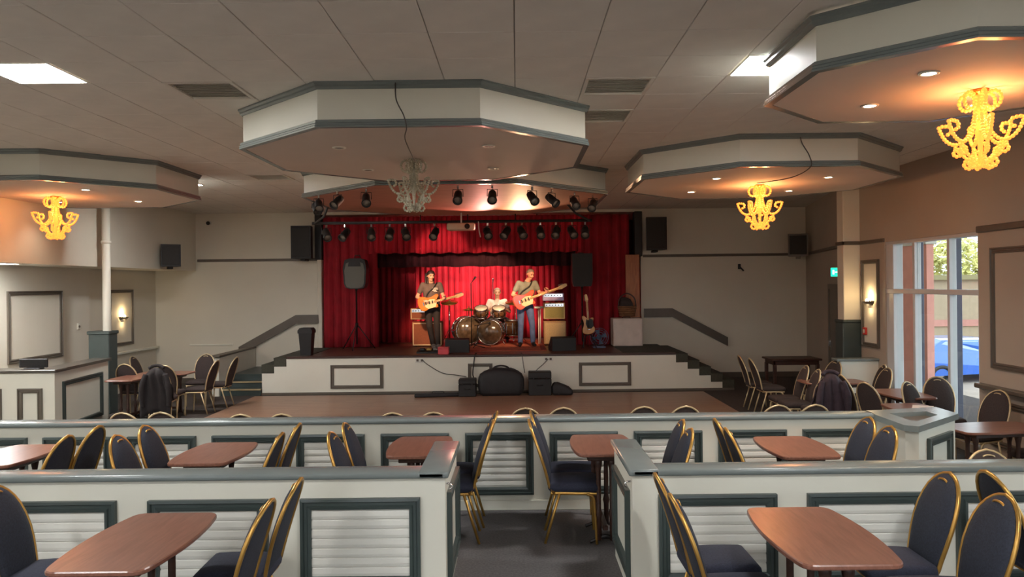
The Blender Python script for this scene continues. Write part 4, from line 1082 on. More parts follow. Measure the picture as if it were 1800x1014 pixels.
# ================================================================== BACKLINE
def pa_speaker(label, slabel, x, y, rounded, grm):
    s = thing('speaker_stand', slabel, 'stand', (x, y, STAGE))
    MB().lathe([(0.018, 0.12), (0.018, 1.32), (0.03, 1.33), (0.03, 1.36)], 12).build('pole', M['iron'], s)
    MB().lathe([(0.034, 0.5), (0.034, 0.6)], 12).build('collar', M['black'], s)
    for k in range(3):
        a_ = k * 2 * PI / 3 + 0.5
        MB().tube([(0.02 * math.cos(a_), 0.02 * math.sin(a_), 0.55), (0.42 * math.cos(a_), 0.42 * math.sin(a_), 0.012)], 0.012, 6).build('leg', M['iron'], s)
    t = thing('loudspeaker', label, 'loudspeaker', (x, y, STAGE + 1.36), 0)
    if rounded:
        pts = [(-0.24, 0.12), (-0.2, 0.03), (-0.1, 0.0), (0.1, 0.0), (0.2, 0.03), (0.24, 0.12), (0.26, 0.45), (0.22, 0.64), (0.12, 0.68), (-0.12, 0.68), (-0.22, 0.64), (-0.26, 0.45)]
    else: pts = [(-0.19, 0.0), (0.19, 0.0), (0.225, 0.12), (0.225, 0.74), (-0.225, 0.74), (-0.225, 0.12)]
    MX = Matrix.Rotation(PI / 2, 4, 'X')
    MB().prism(pts, -0.18, 0.18, MX).build('cabinet', M['black'], t)
    cx_ = 0; cz = 0.34
    MB().prism([(x_ * 0.86, cz + (z_ - cz) * 0.86 - 0.03) for x_, z_ in pts], 0.18, 0.195, MX).build('grille', M[grm], t)
    if rounded: MB().prism([(-0.14, 0.50), (0.14, 0.50), (0.12, 0.62), (-0.12, 0.62)], 0.195, 0.205, MX).build('horn', M['black'], t)
    MB().tube([(-0.07, 0.15, 0.70), (-0.05, 0.15, 0.76), (0.05, 0.15, 0.76), (0.07, 0.15, 0.70)], 0.012, 6).build('handle', M['black'], t)
pa_speaker('rounded loudspeaker with grey grille on a tripod at the left of the band', 'tripod stand under the rounded loudspeaker at stage left', -3.60, 17.2, True, 'greygrille')
pa_speaker('tall black loudspeaker on a tripod at the right of the band', 'tripod stand under the tall black loudspeaker at stage right', 1.46, 17.3, False, 'grille')

def amp_cab(name, label, loc, sx, sy, sz, m_case, m_gr, rz=0, knobs=False, piping=None):
    t = thing(name, label, 'amplifier', loc, rz)
    MB().rbox(-sx / 2, sx / 2, -sy / 2, sy / 2, 0.02, sz, 0.012).build('cabinet', m_case, t)
    top = sz - (0.09 if knobs else 0.03)
    MB().box(-sx / 2 + 0.035, sx / 2 - 0.035, -sy / 2 - 0.008, -sy / 2 + 0.004, 0.05, top - 0.01).build('grille_cloth', m_gr, t)
    if piping: MB().rectsweep(-sx / 2 + 0.02, sx / 2 - 0.02, 0.035, top, [(0, 0), (0, 0.014), (0.018, 0.014), (0.018, 0)], lambda u, v, o: (u, -sy / 2 - o, v)).build('piping', piping, t)
    if knobs:
        pn = MB().box(-sx / 2 + 0.035, sx / 2 - 0.035, -sy / 2 - 0.006, -sy / 2 + .004, top, sz - 0.02).build('control_panel', M['chrome'], t)
        for k in range(6):
            MB().lathe([(0.012, 0), (0.010, 0.02), (0.0001, 0.02)], 8, M4=Matrix.Translation((-sx * 0.36 + k * sx * 0.14, -sy / 2 - 0.006, (top + sz - 0.02) / 2)) @ Matrix.Rotation(PI / 2, 4, 'X')).build('knob', M['black'], pn)
    for s in (-1, 1): MB().lathe([(0.02, 0), (0.02, 0.02)], 8, c=(s * sx * 0.4, 0, 0)).build('rubber_foot', M['black'], t)
    MB().tube([(-0.09, 0, sz), (-0.07, 0, sz + 0.025), (0.07, 0, sz + 0.025), (0.09, 0, sz)], 0.01, 6).build('handle', M['black'], t)
    return t
M['tolex'] = mat('tan_vinyl', (176, 138, 96), 0.6, var=0.1, scale=30)
M['oxblood'] = mat('brown_grille_cloth', (128, 70, 44), 0.9, var=0.25, scale=120)
M['piping'] = mat('cream_piping', (224, 198, 150), 0.5)
M['tweed'] = mat('tweed_vinyl', (196, 168, 120), 0.7, var=0.15, scale=80)
ac = amp_cab('speaker_cabinet', 'brown speaker cabinet with cream piping behind the left guitarist', (-2.10, 18.0, STAGE), 0.70, 0.36, 0.58, M['oxblood'], M['oxblood'], piping=M['piping'])
amp_cab('amplifier_head', 'tan amplifier head on the brown cabinet behind the left guitarist', (-2.26, 18.0, STAGE + 0.61), 0.46, 0.28, 0.28, M['tolex'], M['oxblood'], knobs=True)
amp_cab('speaker_cabinet', 'tan speaker cabinet at the bottom of the right amplifier stack', (0.87, 18.05, STAGE), 0.52, 0.4, 0.56, M['tolex'], M['tweed'])
amp_cab('guitar_amplifier', 'olive tweed combo amplifier in the middle of the right stack', (0.86, 18.05, STAGE + 0.585), 0.50, 0.32, 0.40, M['tweed'], mat('olive_grille_cloth', (150, 140, 84), 0.9, var=0.2, scale=100), knobs=True)
amp_cab('amplifier_head', 'pale lilac amplifier head on top of the right stack', (0.84, 18.05, STAGE + 1.01), 0.50, 0.28, 0.2, mat('lilac_grey_metal', (176, 160, 190), 0.35, 0.3), mat('lilac_panel', (196, 176, 214), 0.4), knobs=True)
amp_cab('speaker_cabinet', 'plain white square cabinet at the right end of the stage', (2.46, 17.35, STAGE), 0.66, 0.5, 0.64, mat('dull_white_vinyl', (200, 186, 176), 0.6), mat('dull_white_front', (206, 192, 182), 0.7))
# basket / bundle on the white cabinet
t = thing('wicker_basket', 'brown wicker basket sitting on the white cabinet', 'basket', (2.48, 17.35, STAGE + 0.67))
wk = MB()
for k in range(6): wk.tube([(0.2 * (0.8 + 0.04 * k) * math.cos(a_ * PI / 10), 0.15 * (0.8 + 0.04 * k) * math.sin(a_ * PI / 10), 0.02 + k * 0.04) for a_ in range(20)], 0.022, 6, True)
wk.build('woven_body', wood('wicker', (96, 60, 36), (140, 96, 60), 0.7), t)
MB().lathe([(0.0001, 0.0), (0.15, 0.0), (0.15, 0.01), (0.0001, 0.01)], 16).build('base', M['tableedge'], t)
MB().tube(smooth_path([(-0.2, 0, 0.22), (-0.16, 0, 0.42), (0, 0, 0.52), (0.16, 0, 0.42), (0.2, 0, 0.22)], 5), 0.016, 6).build('handle', M['tableedge'], t)
cl = soft_bag('rucksack', 'dark brown rucksack slumped in the wicker basket', (2.46, 17.37, STAGE + 0.79), 0.30, 0.2, 0.34, 0, False, 0.2, 'bag', 'brownfab')
# wedge monitors
def wedge(label, x, y, rz, w_=0.52):
    t = thing('stage_monitor', label, 'monitor', (x, y, STAGE), rz, 'floor monitor wedges')
    prf = [(0.19, 0.0), (-0.15, 0.0), (-0.19, 0.06), (0.05, 0.30), (0.19, 0.27)]
    Mx = Matrix(((0, 0, 1, 0), (1, 0, 0, 0), (0, 1, 0, 0), (0, 0, 0, 1)))
    MB().prism(prf, -w_ / 2, w_ / 2, Mx).build('cabinet', M['black'], t)
    d = Vector((0.24, 0.24)).normalized(); n_ = Vector((-d.y, d.x))
    a_ = Vector((-0.18, 0.075)); b_ = Vector((0.035, 0.285))
    MB().prism([tuple(a_), tuple(b_), tuple(b_ + n_ * 0.012), tuple(a_ + n_ * 0.012)], -w_ / 2 + 0.03, w_ / 2 - 0.03, Mx).build('grille', M['grille'], t)
    for s in (-1, 1): MB().rbox(s * w_ / 2 - 0.006, s * w_ / 2 + 0.006, 0.0, 0.12, 0.1, 0.15, 0.002).build('side_handle', M['iron'], t)
wedge('black wedge monitor at the stage lip below the drums', -1.28, 16.35, PI, 0.50)
wedge('black wedge monitor at the stage lip below the right amplifier stack', 0.95, 16.5, PI + 0.2, 0.52)
t = thing('pedal_board', 'low black pedal board at the feet of the left guitarist', 'pedal board', (-1.82, 16.2, STAGE))
MB().prism([(-0.14, 0), (0.14, 0), (0.14, 0.07), (-0.14, 0.03)], -0.3, 0.3, Matrix(((0, 0, 1, 0), (1, 0, 0, 0), (0, 1, 0, 0), (0, 0, 0, 1)))).build('board', M['black'], t)
for k in range(4):
    p_ = MB().rbox(-0.24 + k * 0.14, -0.14 + k * 0.14, -0.07, 0.07, 0.055, 0.10, 0.006).build('pedal', [M['iron'], M['gold'], M['chrome'], M['red']][k], t)
    MB().lathe([(0.012, 0), (0.012, 0.012)], 8, c=(-0.19 + k * 0.14, -0.03, 0.10)).build('switch', M['chrome'], p_)
t = thing('tool_box', 'small pinkish red box on the stage lip between the monitors', 'box', (-1.53, 15.85, STAGE))
MB().rbox(-0.11, 0.11, -0.1, 0.1, 0.0, 0.12, 0.008).build('box_body', mat('pink_red_plastic', (200, 70, 76), 0.5), t)
MB().rbox(-0.115, 0.115, -0.105, 0.105, 0.12, 0.15, 0.008).build('lid', mat('pink_red_lid', (206, 80, 84), 0.5), t)
t = thing('floor_fan', 'small blue-grey round fan on the stage floor at right', 'fan', (1.80, 17.0, STAGE))
MX = Matrix.Translation((0, 0, 0.24)) @ Matrix.Rotation(PI / 2, 4, 'X')
M['bluegrey'] = mat('blue_grey_plastic', (80, 92, 116), 0.4)
gg = MB()
for r_ in (0.06, 0.11, 0.16, 0.2): gg.tube([(r_ * math.cos(a_ * PI / 12), -0.07, 0.24 + r_ * math.sin(a_ * PI / 12)) for a_ in range(24)], 0.006, 5, True)
for k in range(8): gg.tube([(0, -0.07, 0.24), (0.2 * math.cos(k * PI / 4), -0.07, 0.24 + 0.2 * math.sin(k * PI / 4))], 0.004, 4)
gg.build('guard', M['bluegrey'], t)
for k in range(4):
    a_ = k * PI / 2 + 0.3
    MB().add([(0.02 * math.cos(a_), -0.03, 0.24 + 0.02 * math.sin(a_)), (0.17 * math.cos(a_ - .35), -0.05, 0.24 + 0.17 * math.sin(a_ - .35)), (0.18 * math.cos(a_ + .3), -0.01, 0.24 + 0.18 * math.sin(a_ + .3))], [(0, 1, 2)]).build('blade', M['bluegrey'], t)
MB().rbox(-0.14, 0.14, -0.08, 0.08, 0, 0.04, 0.01).build('base', M['bluegrey'], t)
MB().lathe([(0.05, -0.05), (0.05, 0.06)], 12, M4=MX).build('motor', M['bluegrey'], t)
# rug below the drums
M['rug'] = mat('orange_red_rug', (176, 88, 60), 0.95, var=0.3, scale=18, bump=0.2, bscale=150)
t = thing('rug', 'orange-red patterned rug under the drums and the right guitarist', 'rug', (0, 0, STAGE))
MB().rbox(-1.25, 0.62, 16.4, 19.6, 0.0, 0.012, 0.004).build('rug_field', M['rug'], t)
MB().rectsweep(-1.25, 0.62, 16.4, 19.6, [(0.02, 0.0125), (0.02, 0.0145), (0.12, 0.0145), (0.12, 0.0125)], lambda u, v, o: (u, v, o)).build('rug_border', mat('rug_border', (120, 46, 40), 0.95, var=0.3, scale=20), t)
RG = STAGE + 0.0145

# ------------------------------------------------------------------ drums
M['shell'] = wood('drum_shell', (70, 44, 28), (112, 76, 44), 0.25, (2, 2, 10), 0.5)
M['skinhead'] = mat('drum_head', (222, 206, 178), 0.45, var=0.06)
M['darkhead'] = mat('smoky_drum_head', (78, 62, 46), 0.18, var=0.5, scale=9)
M['brass'] = mat('bronze_cymbal', (206, 160, 84), 0.25, 0.9, var=0.08, scale=30)
def drum(name, label, loc, r, depth, rx=0.0, rz=0.0, legs=0, lug=8, front='skinhead'):
    t = thing(name, label, 'drum', loc, rz)
    Mx = Matrix.Rotation(rx, 4, 'X')
    MB().lathe([(r, -depth / 2), (r, depth / 2)], 28, M4=Mx).build('shell', M['shell'], t)
    for s in (-1, 1):
        z = s * depth / 2
        MB().lathe([(r, z - 0.012), (r + 0.014, z - 0.012), (r + 0.014, z + 0.016), (r - 0.004, z + 0.016)], 28, M4=Mx, closed=True).build('hoop', M['chrome'], t)
        MB().lathe([(0.0001, z + s * 0.006), (r - 0.003, z + s * 0.006), (r - 0.003, z), (0.0001, z)], 28, M4=Mx).build('drum_head', M[front], t)
    lm = MB().rbox(-0.012, 0.012, r, r + 0.03, -depth * 0.35, depth * 0.35, 0.004).xf(Mx @ Matrix.Identity(4)).mesh('lug', M['chrome'])
    for k in range(lug):
        me = MB().rbox(-0.012, 0.012, r, r + 0.028, -depth * 0.35, depth * 0.35, 0.004).xf(Mx @ Matrix.Rotation(2 * PI * k / lug, 4, 'Z')).mesh('lug', M['chrome'])
        link('lug', me, t)
    return t
bd = drum('bass_drum', 'brown bass drum with smoky dark head at the front of the drum kit', (-0.62, 18.1, RG + 0.30), 0.285, 0.42, PI / 2, -0.15, front='darkhead')
for s in (-1, 1): MB().tube([(s * 0.24, -0.1, -0.12), (s * 0.36, -0.2, -0.295)], 0.011, 6).build('spur', M['chrome'], bd)
bd2 = drum('bass_drum', 'second larger drum lying open beside the bass drum at left', (-1.22, 18.45, RG + 0.33), 0.315, 0.40, PI / 2, 0.35, front='darkhead')
for s in (-1, 1): MB().tube([(s * 0.27, -0.1, -0.12), (s * 0.40, -0.18, -0.325)], 0.011, 6).build('spur', M['chrome'], bd2)
tm = drum('tom_drum', 'small rack tom above the bass drum, left one', (-0.86, 18.25, RG + 0.76), 0.15, 0.2, 0.45)
MB().tube([(0, 0.05, -0.1), (0.08, 0.05, -0.2), (0.16, 0, -0.22)], 0.013, 6).build('mount', M['chrome'], tm)
tm = drum('tom_drum', 'small rack tom above the bass drum, right one', (-0.44, 18.25, RG + 0.76), 0.15, 0.2, 0.45)
MB().tube([(0, 0.05, -0.1), (-0.08, 0.05, -0.2), (-0.14, 0, -0.22)], 0.013, 6).build('mount', M['chrome'], tm)
ft = drum('floor_tom', 'floor tom on three legs right of the bass drum', (-0.12, 18.55, RG + 0.36), 0.19, 0.36)
for k in range(3):
    a_ = k * 2.1 - 1.2; MB().tube([(0.205 * math.cos(a_), 0.205 * math.sin(a_), 0.08), (0.215 * math.cos(a_), 0.215 * math.sin(a_), -0.355)], 0.008, 6).build('leg', M['chrome'], ft)
sn = drum('snare_drum', 'snare drum on a stand at the left of the kit', (-0.95, 18.85, RG + 0.58), 0.17, 0.13, 0.1)
MB().tube([(0, 0, -0.07), (0, 0, -0.4)], 0.013, 6).build('stand_tube', M['chrome'], sn)
for k in range(3):
    a_ = k * 2.1; MB().tube([(0, 0, -0.3), (0.24 * math.cos(a_), 0.24 * math.sin(a_), -0.57)], 0.008, 6).build('stand_leg', M['chrome'], sn)
def cymbal(label, x, y, h, r, tilt=0.2, n=1):
    t = thing('cymbal_stand', label, 'cymbal', (x, y, RG), 0, 'cymbals of the drum kit')
    MB().tube([(0, 0, 0.1), (0, 0, h + 0.04)], 0.011, 8).build('pole', M['chrome'], t)
    for k in range(3):
        a_ = k * 2 * PI / 3 + 0.3; MB().tube([(0, 0, 0.35), (0.26 * math.cos(a_), 0.26 * math.sin(a_), 0.01)], 0.009, 6).build('leg', M['chrome'], t)
    for i in range(n):
        z = h - i * 0.03
        MB().lathe([(0.012, 0.03), (0.04, 0.02), (0.05, 0.006), (r, -0.015), (r, -0.018), (0.05, 0.002), (0.012, 0.025)], 28, c=(0, 0, z), M4=Matrix.Rotation(tilt if n == 1 else (0.04 if i == 0 else 0.0), 4, 'X')).build('cymbal', M['brass'], t)
    MB().ball((0, 0, h + 0.045), 0.016, 8, 6).build('wing_nut', M['chrome'], t)
cymbal('crash cymbal on a chrome stand at the left of the drum kit', -1.66, 18.75, 1.0, 0.21, 0.3)
cymbal('ride cymbal on a chrome stand at the right of the drum kit', -0.05, 18.85, 0.98, 0.25, 0.25)
cymbal('paired hi-hat cymbals on a stand beside the snare drum', -1.2, 18.95, 0.82, 0.17, 0, 2)
t = thing('drum_throne', 'round black drum stool under the drummer', 'stool', (-0.5, 19.15, RG))
MB().lathe([(0.0001, 0.44), (0.15, 0.44), (0.165, 0.47), (0.15, 0.51), (0.0001, 0.515)], 20).build('seat', M['black'], t)
MB().tube([(0, 0, 0.15), (0, 0, 0.45)], 0.018, 8).build('post', M['chrome'], t)
for k in range(3):
    a_ = k * 2 * PI / 3; MB().tube([(0, 0, 0.3), (0.24 * math.cos(a_), 0.24 * math.sin(a_), 0.01)], 0.011, 6).build('leg', M['chrome'], t)
def mic_stand(label, x, y, h, boom=None):
    t = thing('microphone_stand', label, 'microphone stand', (x, y, STAGE if y < 16.4 or x < -1.25 or x > .62 else RG))
    MB().tube([(0, 0, 0.06), (0, 0, h)], 0.010, 8).build('pole', M['iron'], t)
    for k in range(3):
        a_ = k * 2 * PI / 3 + 0.2; MB().tube([(0, 0, 0.09), (0.3 * math.cos(a_), 0.3 * math.sin(a_), 0.012)], 0.010, 6).build('leg', M['iron'], t)
    e = Vector((0, 0, h))
    if boom:
        q = Vector(boom); MB().tube([e - q * 0.3, e + q], 0.008, 6).build('boom', M['iron'], t); e = e + q
    d = (Vector(boom).normalized() if boom else Vector((0, 0.5, 0.5)).normalized())
    m_ = MB().tube([e, e + d * 0.12], [0.012, 0.016], 8).build('microphone', M['black'], t)
    MB().ball(e + d * 0.14, 0.027, 10, 8).build('microphone_head', M['chrome'], m_)
mic_stand('black microphone stand left of centre before the drum kit', -1.02, 17.0, 1.45, (0.04, 0.12, 0.06))
mic_stand('thin microphone stand standing behind the right guitarist', -0.62, 19.7, 1.45)
mic_stand('low microphone stand before the bass drum', -0.9, 17.35, 0.5, (0.2, 0.35, 0.02))
t = thing('keyboard_stand', 'pale folding stand behind the right guitarist', 'stand', (0.52, 18.2, STAGE))
for s in (-1, 1): MB().tube([(0.02 * s, s * 0.05, 0.0), (0.02 * s, -s * 0.05, 0.85)], 0.015, 6).build('leg', M['white'], t)
MB().rbox(-0.12, 0.12, -0.12, 0.12, 0.85, 0.90, 0.008).build('shelf', M['white'], t)

# ------------------------------------------------------------------ guitars
def guitar(name, label, loc, rot, col, col2, scale=1.0, bass=False):
    t = thing(name, label, 'guitar', loc); t.rotation_euler = rot; t.scale = (scale,) * 3
    # outline in x (along neck) / z ; face towards -Y
    o = [(0.20, 0.035), (0.26, 0.10), (0.25, 0.145), (0.19, 0.15), (0.12, 0.125), (0.03, 0.115), (-0.06, 0.15), (-0.14, 0.165), (-0.20, 0.13), (-0.225, 0.04), (-0.215, -0.06), (-0.17, -0.14), (-0.10, -0.165), (-0.03, -0.14), (0.04, -0.11), (0.11, -0.125), (0.17, -0.145), (0.205, -0.125), (0.20, -0.075), (0.165, -0.035)]
    pts = [tuple(v[:2]) for v in smooth_path([(x, z, 0) for x, z in o] + [(o[0][0], o[0][1], 0)], 3)][:-1]
    Mx = Matrix.Rotation(PI / 2, 4, 'X')
    n = len(pts); inn = [(x * 0.94, z * 0.94) for x, z in pts]
    b = MB(); vs = [Mx @ Vector((x, z, d)) for pl_, d in ((inn, -0.022), (pts, -0.012), (pts, 0.012), (inn, 0.022)) for x, z in pl_]
    fs = [tuple(reversed(range(n))), tuple(range(3 * n, 4 * n))] + [(r * n + i, r * n + (i + 1) % n, (r + 1) * n + (i + 1) % n, (r + 1) * n + i) for r in range(3) for i in range(n)]
    b.add(vs, fs); body = b.build('body', col, t)
    MB().prism([(-0.02, -0.13), (0.15, -0.12), (0.19, -0.03), (0.16, 0.05), (0.05, 0.07), (-0.06, 0.03), (-0.08, -0.07)], 0.022, 0.026, Mx).build('pickguard', col2, body)
    for x in (-0.05, 0.03, 0.10): MB().rbox(x - 0.012, x + 0.012, -0.036, -0.026, -0.035, 0.035, 0.003).build('pickup', M['black'], body)
    MB().rbox(-0.115, -0.09, -0.036, -0.022, -0.04, 0.04, 0.003).build('bridge', M['chrome'], body)
    L = 0.86 if bass else 0.66
    MB().rbox(0.14, 0.14 + L * 0.72, -0.036, -0.008, -0.025, 0.025, 0.006).build('neck', wood('maple_' + name, (206, 160, 96), (222, 180, 116), 0.35), t)
    hx = 0.14 + L * 0.72
    hs = MB(); hs.prism([(hx - 0.01, -0.022), (hx + 0.06, -0.04), (hx + 0.19, -0.015), (hx + 0.2, 0.03), (hx + 0.16, 0.05), (hx + 0.03, 0.035), (hx - 0.01, 0.022)], 0.010, 0.028, Mx)
    hso = hs.build('headstock', mat('maple_head_' + name, (226, 186, 126), 0.4), t)
    for k in range(4 if bass else 6): MB().lathe([(0.008, 0), (0.012, 0.03), (0.0001, 0.03)], 6, c=(hx + 0.03 + k * 0.026, -0.018, 0.04)).build('tuner', M['chrome'], hso)
    stg = MB()
    for k in range(4 if bass else 6): stg.tube([(-0.1, -0.040, -0.02 + k * 0.008), (hx + 0.05, -0.038, -0.018 + k * 0.007)], 0.0012, 4)
    stg.build('strings', M['chrome'], t)
    return t
# ================================================================== PEOPLE
def capsule(mb, a, b, ra, rb, n=14):
    a = Vector(a); b = Vector(b); d = b - a; L = d.length
    if L < 1e-6: mb.ball(a, ra, n, 8); return
    d.normalize(); pts = []; rs = []
    for k in range(4): th = PI / 2 * (1 - k / 4); pts.append(a - d * ra * math.sin(th)); rs.append(max(0.0008, ra * math.cos(th)))
    pts += [a, a.lerp(b, 0.5), b]; rs += [ra, (ra + rb) / 2, rb]
    for k in range(1, 5): th = PI / 2 * k / 4; pts.append(b + d * rb * math.sin(th)); rs.append(max(0.0008, rb * math.cos(th)))
    mb.tube(pts, rs, n)
def person(label, loc, rz, prims, mats, extras, voxel=0.0075, smooth=4):
    """prims: (tag, a, b, ra, rb) tapered limbs or (tag, centre, (rx, ry, rz)) lumps, fused into one continuous skin"""
    mb = MB()
    for p_ in prims:
        if len(p_) == 5: capsule(mb, *p_[1:])
        else: mb.ball(p_[1], p_[2], 20, 14)
    me = mb.mesh('tmp', M['skin']); o = bpy.data.objects.new('tmp', me); C.objects.link(o)
    md = o.modifiers.new('fuse', 'REMESH'); md.mode = 'VOXEL'; md.voxel_size = voxel
    dg = bpy.context.evaluated_depsgraph_get(); dg.update()
    fused = bpy.data.meshes.new_from_object(o.evaluated_get(dg))
    bpy.data.objects.remove(o)
    bm = bmesh.new(); bm.from_mesh(fused)
    for _ in range(smooth): bmesh.ops.smooth_vert(bm, verts=bm.verts, factor=0.5, use_axis_x=True, use_axis_y=True, use_axis_z=True)
    names = list(mats)
    segs = []
    for p_ in prims:
        if len(p_) == 5: segs.append((p_[0], Vector(p_[1]), Vector(p_[2]), p_[3], p_[4]))
        else:
            c_ = Vector(p_[1]); segs.append((p_[0], c_, c_, min(p_[2]), min(p_[2])))
    cache = [(names.index(s_[0]), s_[1], s_[2] - s_[1], max((s_[2] - s_[1]).length_squared, 1e-9), s_[3], s_[4]) for s_ in segs]
    for f in bm.faces:
        c_ = f.calc_center_median(); best = 9; bi = 0
        for (ix, a_, d_, l2, ra, rb_) in cache:
            w_ = c_ - a_; tt = w_.dot(d_) / l2; tt = 0 if tt < 0 else 1 if tt > 1 else tt
            ds = (w_ - d_ * tt).length - (ra + (rb_ - ra) * tt)
            if ds < best: best = ds; bi = ix
        f.material_index = bi; f.smooth = True
    fused.materials.clear()
    for k in names: fused.materials.append(mats[k])
    bm.to_mesh(fused); bm.free()
    t = thing('person', label, 'person', loc, rz)
    fused.name = 'body'; link('body', fused, t)
    for nm_, mb_, m_ in extras: mb_.build(nm_, m_, t)
    return t
def hand(tagn, W, d, s, n, curl=0.9):
    """palm and five fingers: W wrist, d along the hand, s towards the thumb, n out of the palm"""
    W = Vector(W); d = Vector(d).normalized(); s = Vector(s); s = (s - d * s.dot(d)).normalized(); n = Vector(n); n = (n - d * n.dot(d) - s * n.dot(s)).normalized()
    out = []; ln = [0.036, 0.041, 0.038, 0.030]
    for i in range(4):
        off = s * (0.030 - 0.020 * i); kb = W + d * (0.088 - 0.004 * abs(i - 1)) + off
        out.append((tagn, W + d * 0.012 + off * 0.6, kb, 0.017, 0.0125))
        a1 = curl * (0.55 + 0.05 * i); a2 = curl * 1.35; a3 = curl * 1.9
        d1 = d * math.cos(a1) + n * math.sin(a1); d2 = d * math.cos(a2) + n * math.sin(a2); d3 = d * math.cos(a3) + n * math.sin(a3)
        k1 = kb + d1 * ln[i]; k2 = k1 + d2 * ln[i] * 0.75; k3 = k2 + d3 * ln[i] * 0.55
        out += [(tagn, kb, k1, 0.0105, 0.0100), (tagn, k1, k2, 0.0100, 0.0092), (tagn, k2, k3, 0.0092, 0.0085)]
    tb = W + d * 0.03 + s * 0.026; t1_ = tb + (d * 0.55 + s * 0.65 + n * 0.35).normalized() * 0.045; t2_ = t1_ + (d * 0.8 + s * 0.1 + n * 0.5).normalized() * 0.034
    out += [(tagn, tb, t1_, 0.0145, 0.012), (tagn, t1_, t2_, 0.012, 0.0098)]
    return out
def head(H, yaw, pitch, roll=0.0):
    """head prims and facial features about the head centre H, face towards -Y before turning"""
    R = Euler((pitch, roll, yaw)).to_matrix()
    H = Vector(H)
    def q(x, y, z): return H + R @ Vector((x, y, z))
    pr = [('skin', q(0, 0.015, 0.03), q(0, -0.005, 0.02), 0.083, 0.080), ('skin', q(0, -0.025, -0.035), q(0, -0.04, -0.075), 0.062, 0.042),
          ('skin', q(0, 0.0, 0.055), q(0, -0.02, 0.045), 0.072, 0.068),
          ('skin', q(0, -0.082, 0.02), q(0, -0.102, -0.018), 0.009, 0.015), ('skin', q(0.03, -0.07, -0.02), q(-0.03, -0.07, -0.02), 0.026, 0.026),
          ('skin', q(0, -0.078, -0.048), q(0, -0.080, -0.052), 0.016, 0.016)]
    for s_ in (-1, 1): pr += [('skin', q(s_ * 0.078, 0.01, 0.018), q(s_ * 0.086, 0.018, -0.012), 0.014, 0.010), ('skin', q(s_ * 0.012, -0.083, 0.036), q(s_ * 0.045, -0.073, 0.036), 0.010, 0.010)]
    ex = []
    for s_ in (-1, 1):
        ex.append(('eye', MB().ball(q(s_ * 0.031, -0.081, 0.015), 0.0095, 8, 6), M['iron']))
        ex.append(('eyebrow', MB().tube([q(s_ * 0.013, -0.092, 0.038), q(s_ * 0.03, -0.091, 0.042), q(s_ * 0.049, -0.080, 0.036)], 0.0045, 6), M['hairdark']))
    ex.append(('mouth', MB().tube([q(-0.024, -0.091, -0.047), q(0, -0.098, -0.048), q(0.024, -0.091, -0.047)], [0.003, 0.006, 0.003], 6), M['lip']))
    return pr, ex, q
def scalp(q, drop_back, hairline, lift=0.004, n=20, rows=9, side=0.0):
    """hair cap over the skull: higher hairline at the brow, lower at the back"""
    vs = []; fs = []
    for k in range(rows + 1):
        for i in range(n):
            a_ = 2 * PI * i / n
            back = 0.5 + 0.5 * math.sin(a_)
            zmin = lerp(hairline, drop_back, min(1, max(0, back * 1.25)))
            z = lerp(0.1305, zmin, k / rows)
            zz = (z - 0.03) / 0.1
            rad = math.sqrt(max(0, 1 - min(1, max(0, zz)) ** 2)) if zz > 0 else 1.0
            rx_ = (0.086 + lift) * rad; ry_ = (0.099 + lift) * rad
            vs.append(q(rx_ * math.cos(a_), 0.004 + ry_ * math.sin(a_), z + lift))
    for k in range(rows):
        for i in range(n): fs.append((k * n + i, k * n + (i + 1) % n, (k + 1) * n + (i + 1) % n, (k + 1) * n + i))
    return MB().add(vs, fs, True)
M['hairdark'] = mat('dark_brown_hair', (40, 26, 22), 0.5, var=0.2, scale=50)
M['hairgrey'] = mat('short_grey_hair', (150, 128, 108), 0.7, var=0.2, scale=80)
M['lip'] = mat('lips', (170, 96, 86), 0.5)
M['tee_brown'] = mat('taupe_tshirt', (96, 80, 74), 0.85, var=0.1, scale=10, bump=0.3, bscale=14)
M['tee_grey'] = mat('olive_grey_tshirt', (122, 120, 104), 0.85, var=0.1, scale=10, bump=0.3, bscale=14)
M['shirt_white'] = mat('off_white_shirt', (214, 200, 186), 0.8, var=0.08, scale=10, bump=0.3, bscale=14)
M['trouser_dark'] = mat('dark_brown_trousers', (38, 30, 28), 0.85, var=0.15, scale=12, bump=0.3, bscale=14)
M['jeans'] = mat('faded_blue_jeans', (80, 96, 132), 0.85, var=0.25, scale=7, bump=0.3, bscale=20)
M['shoe'] = mat('black_shoes', (30, 26, 26), 0.45)
M['shoe_w'] = mat('shoes_with_white_trim', (120, 110, 104), 0.5)

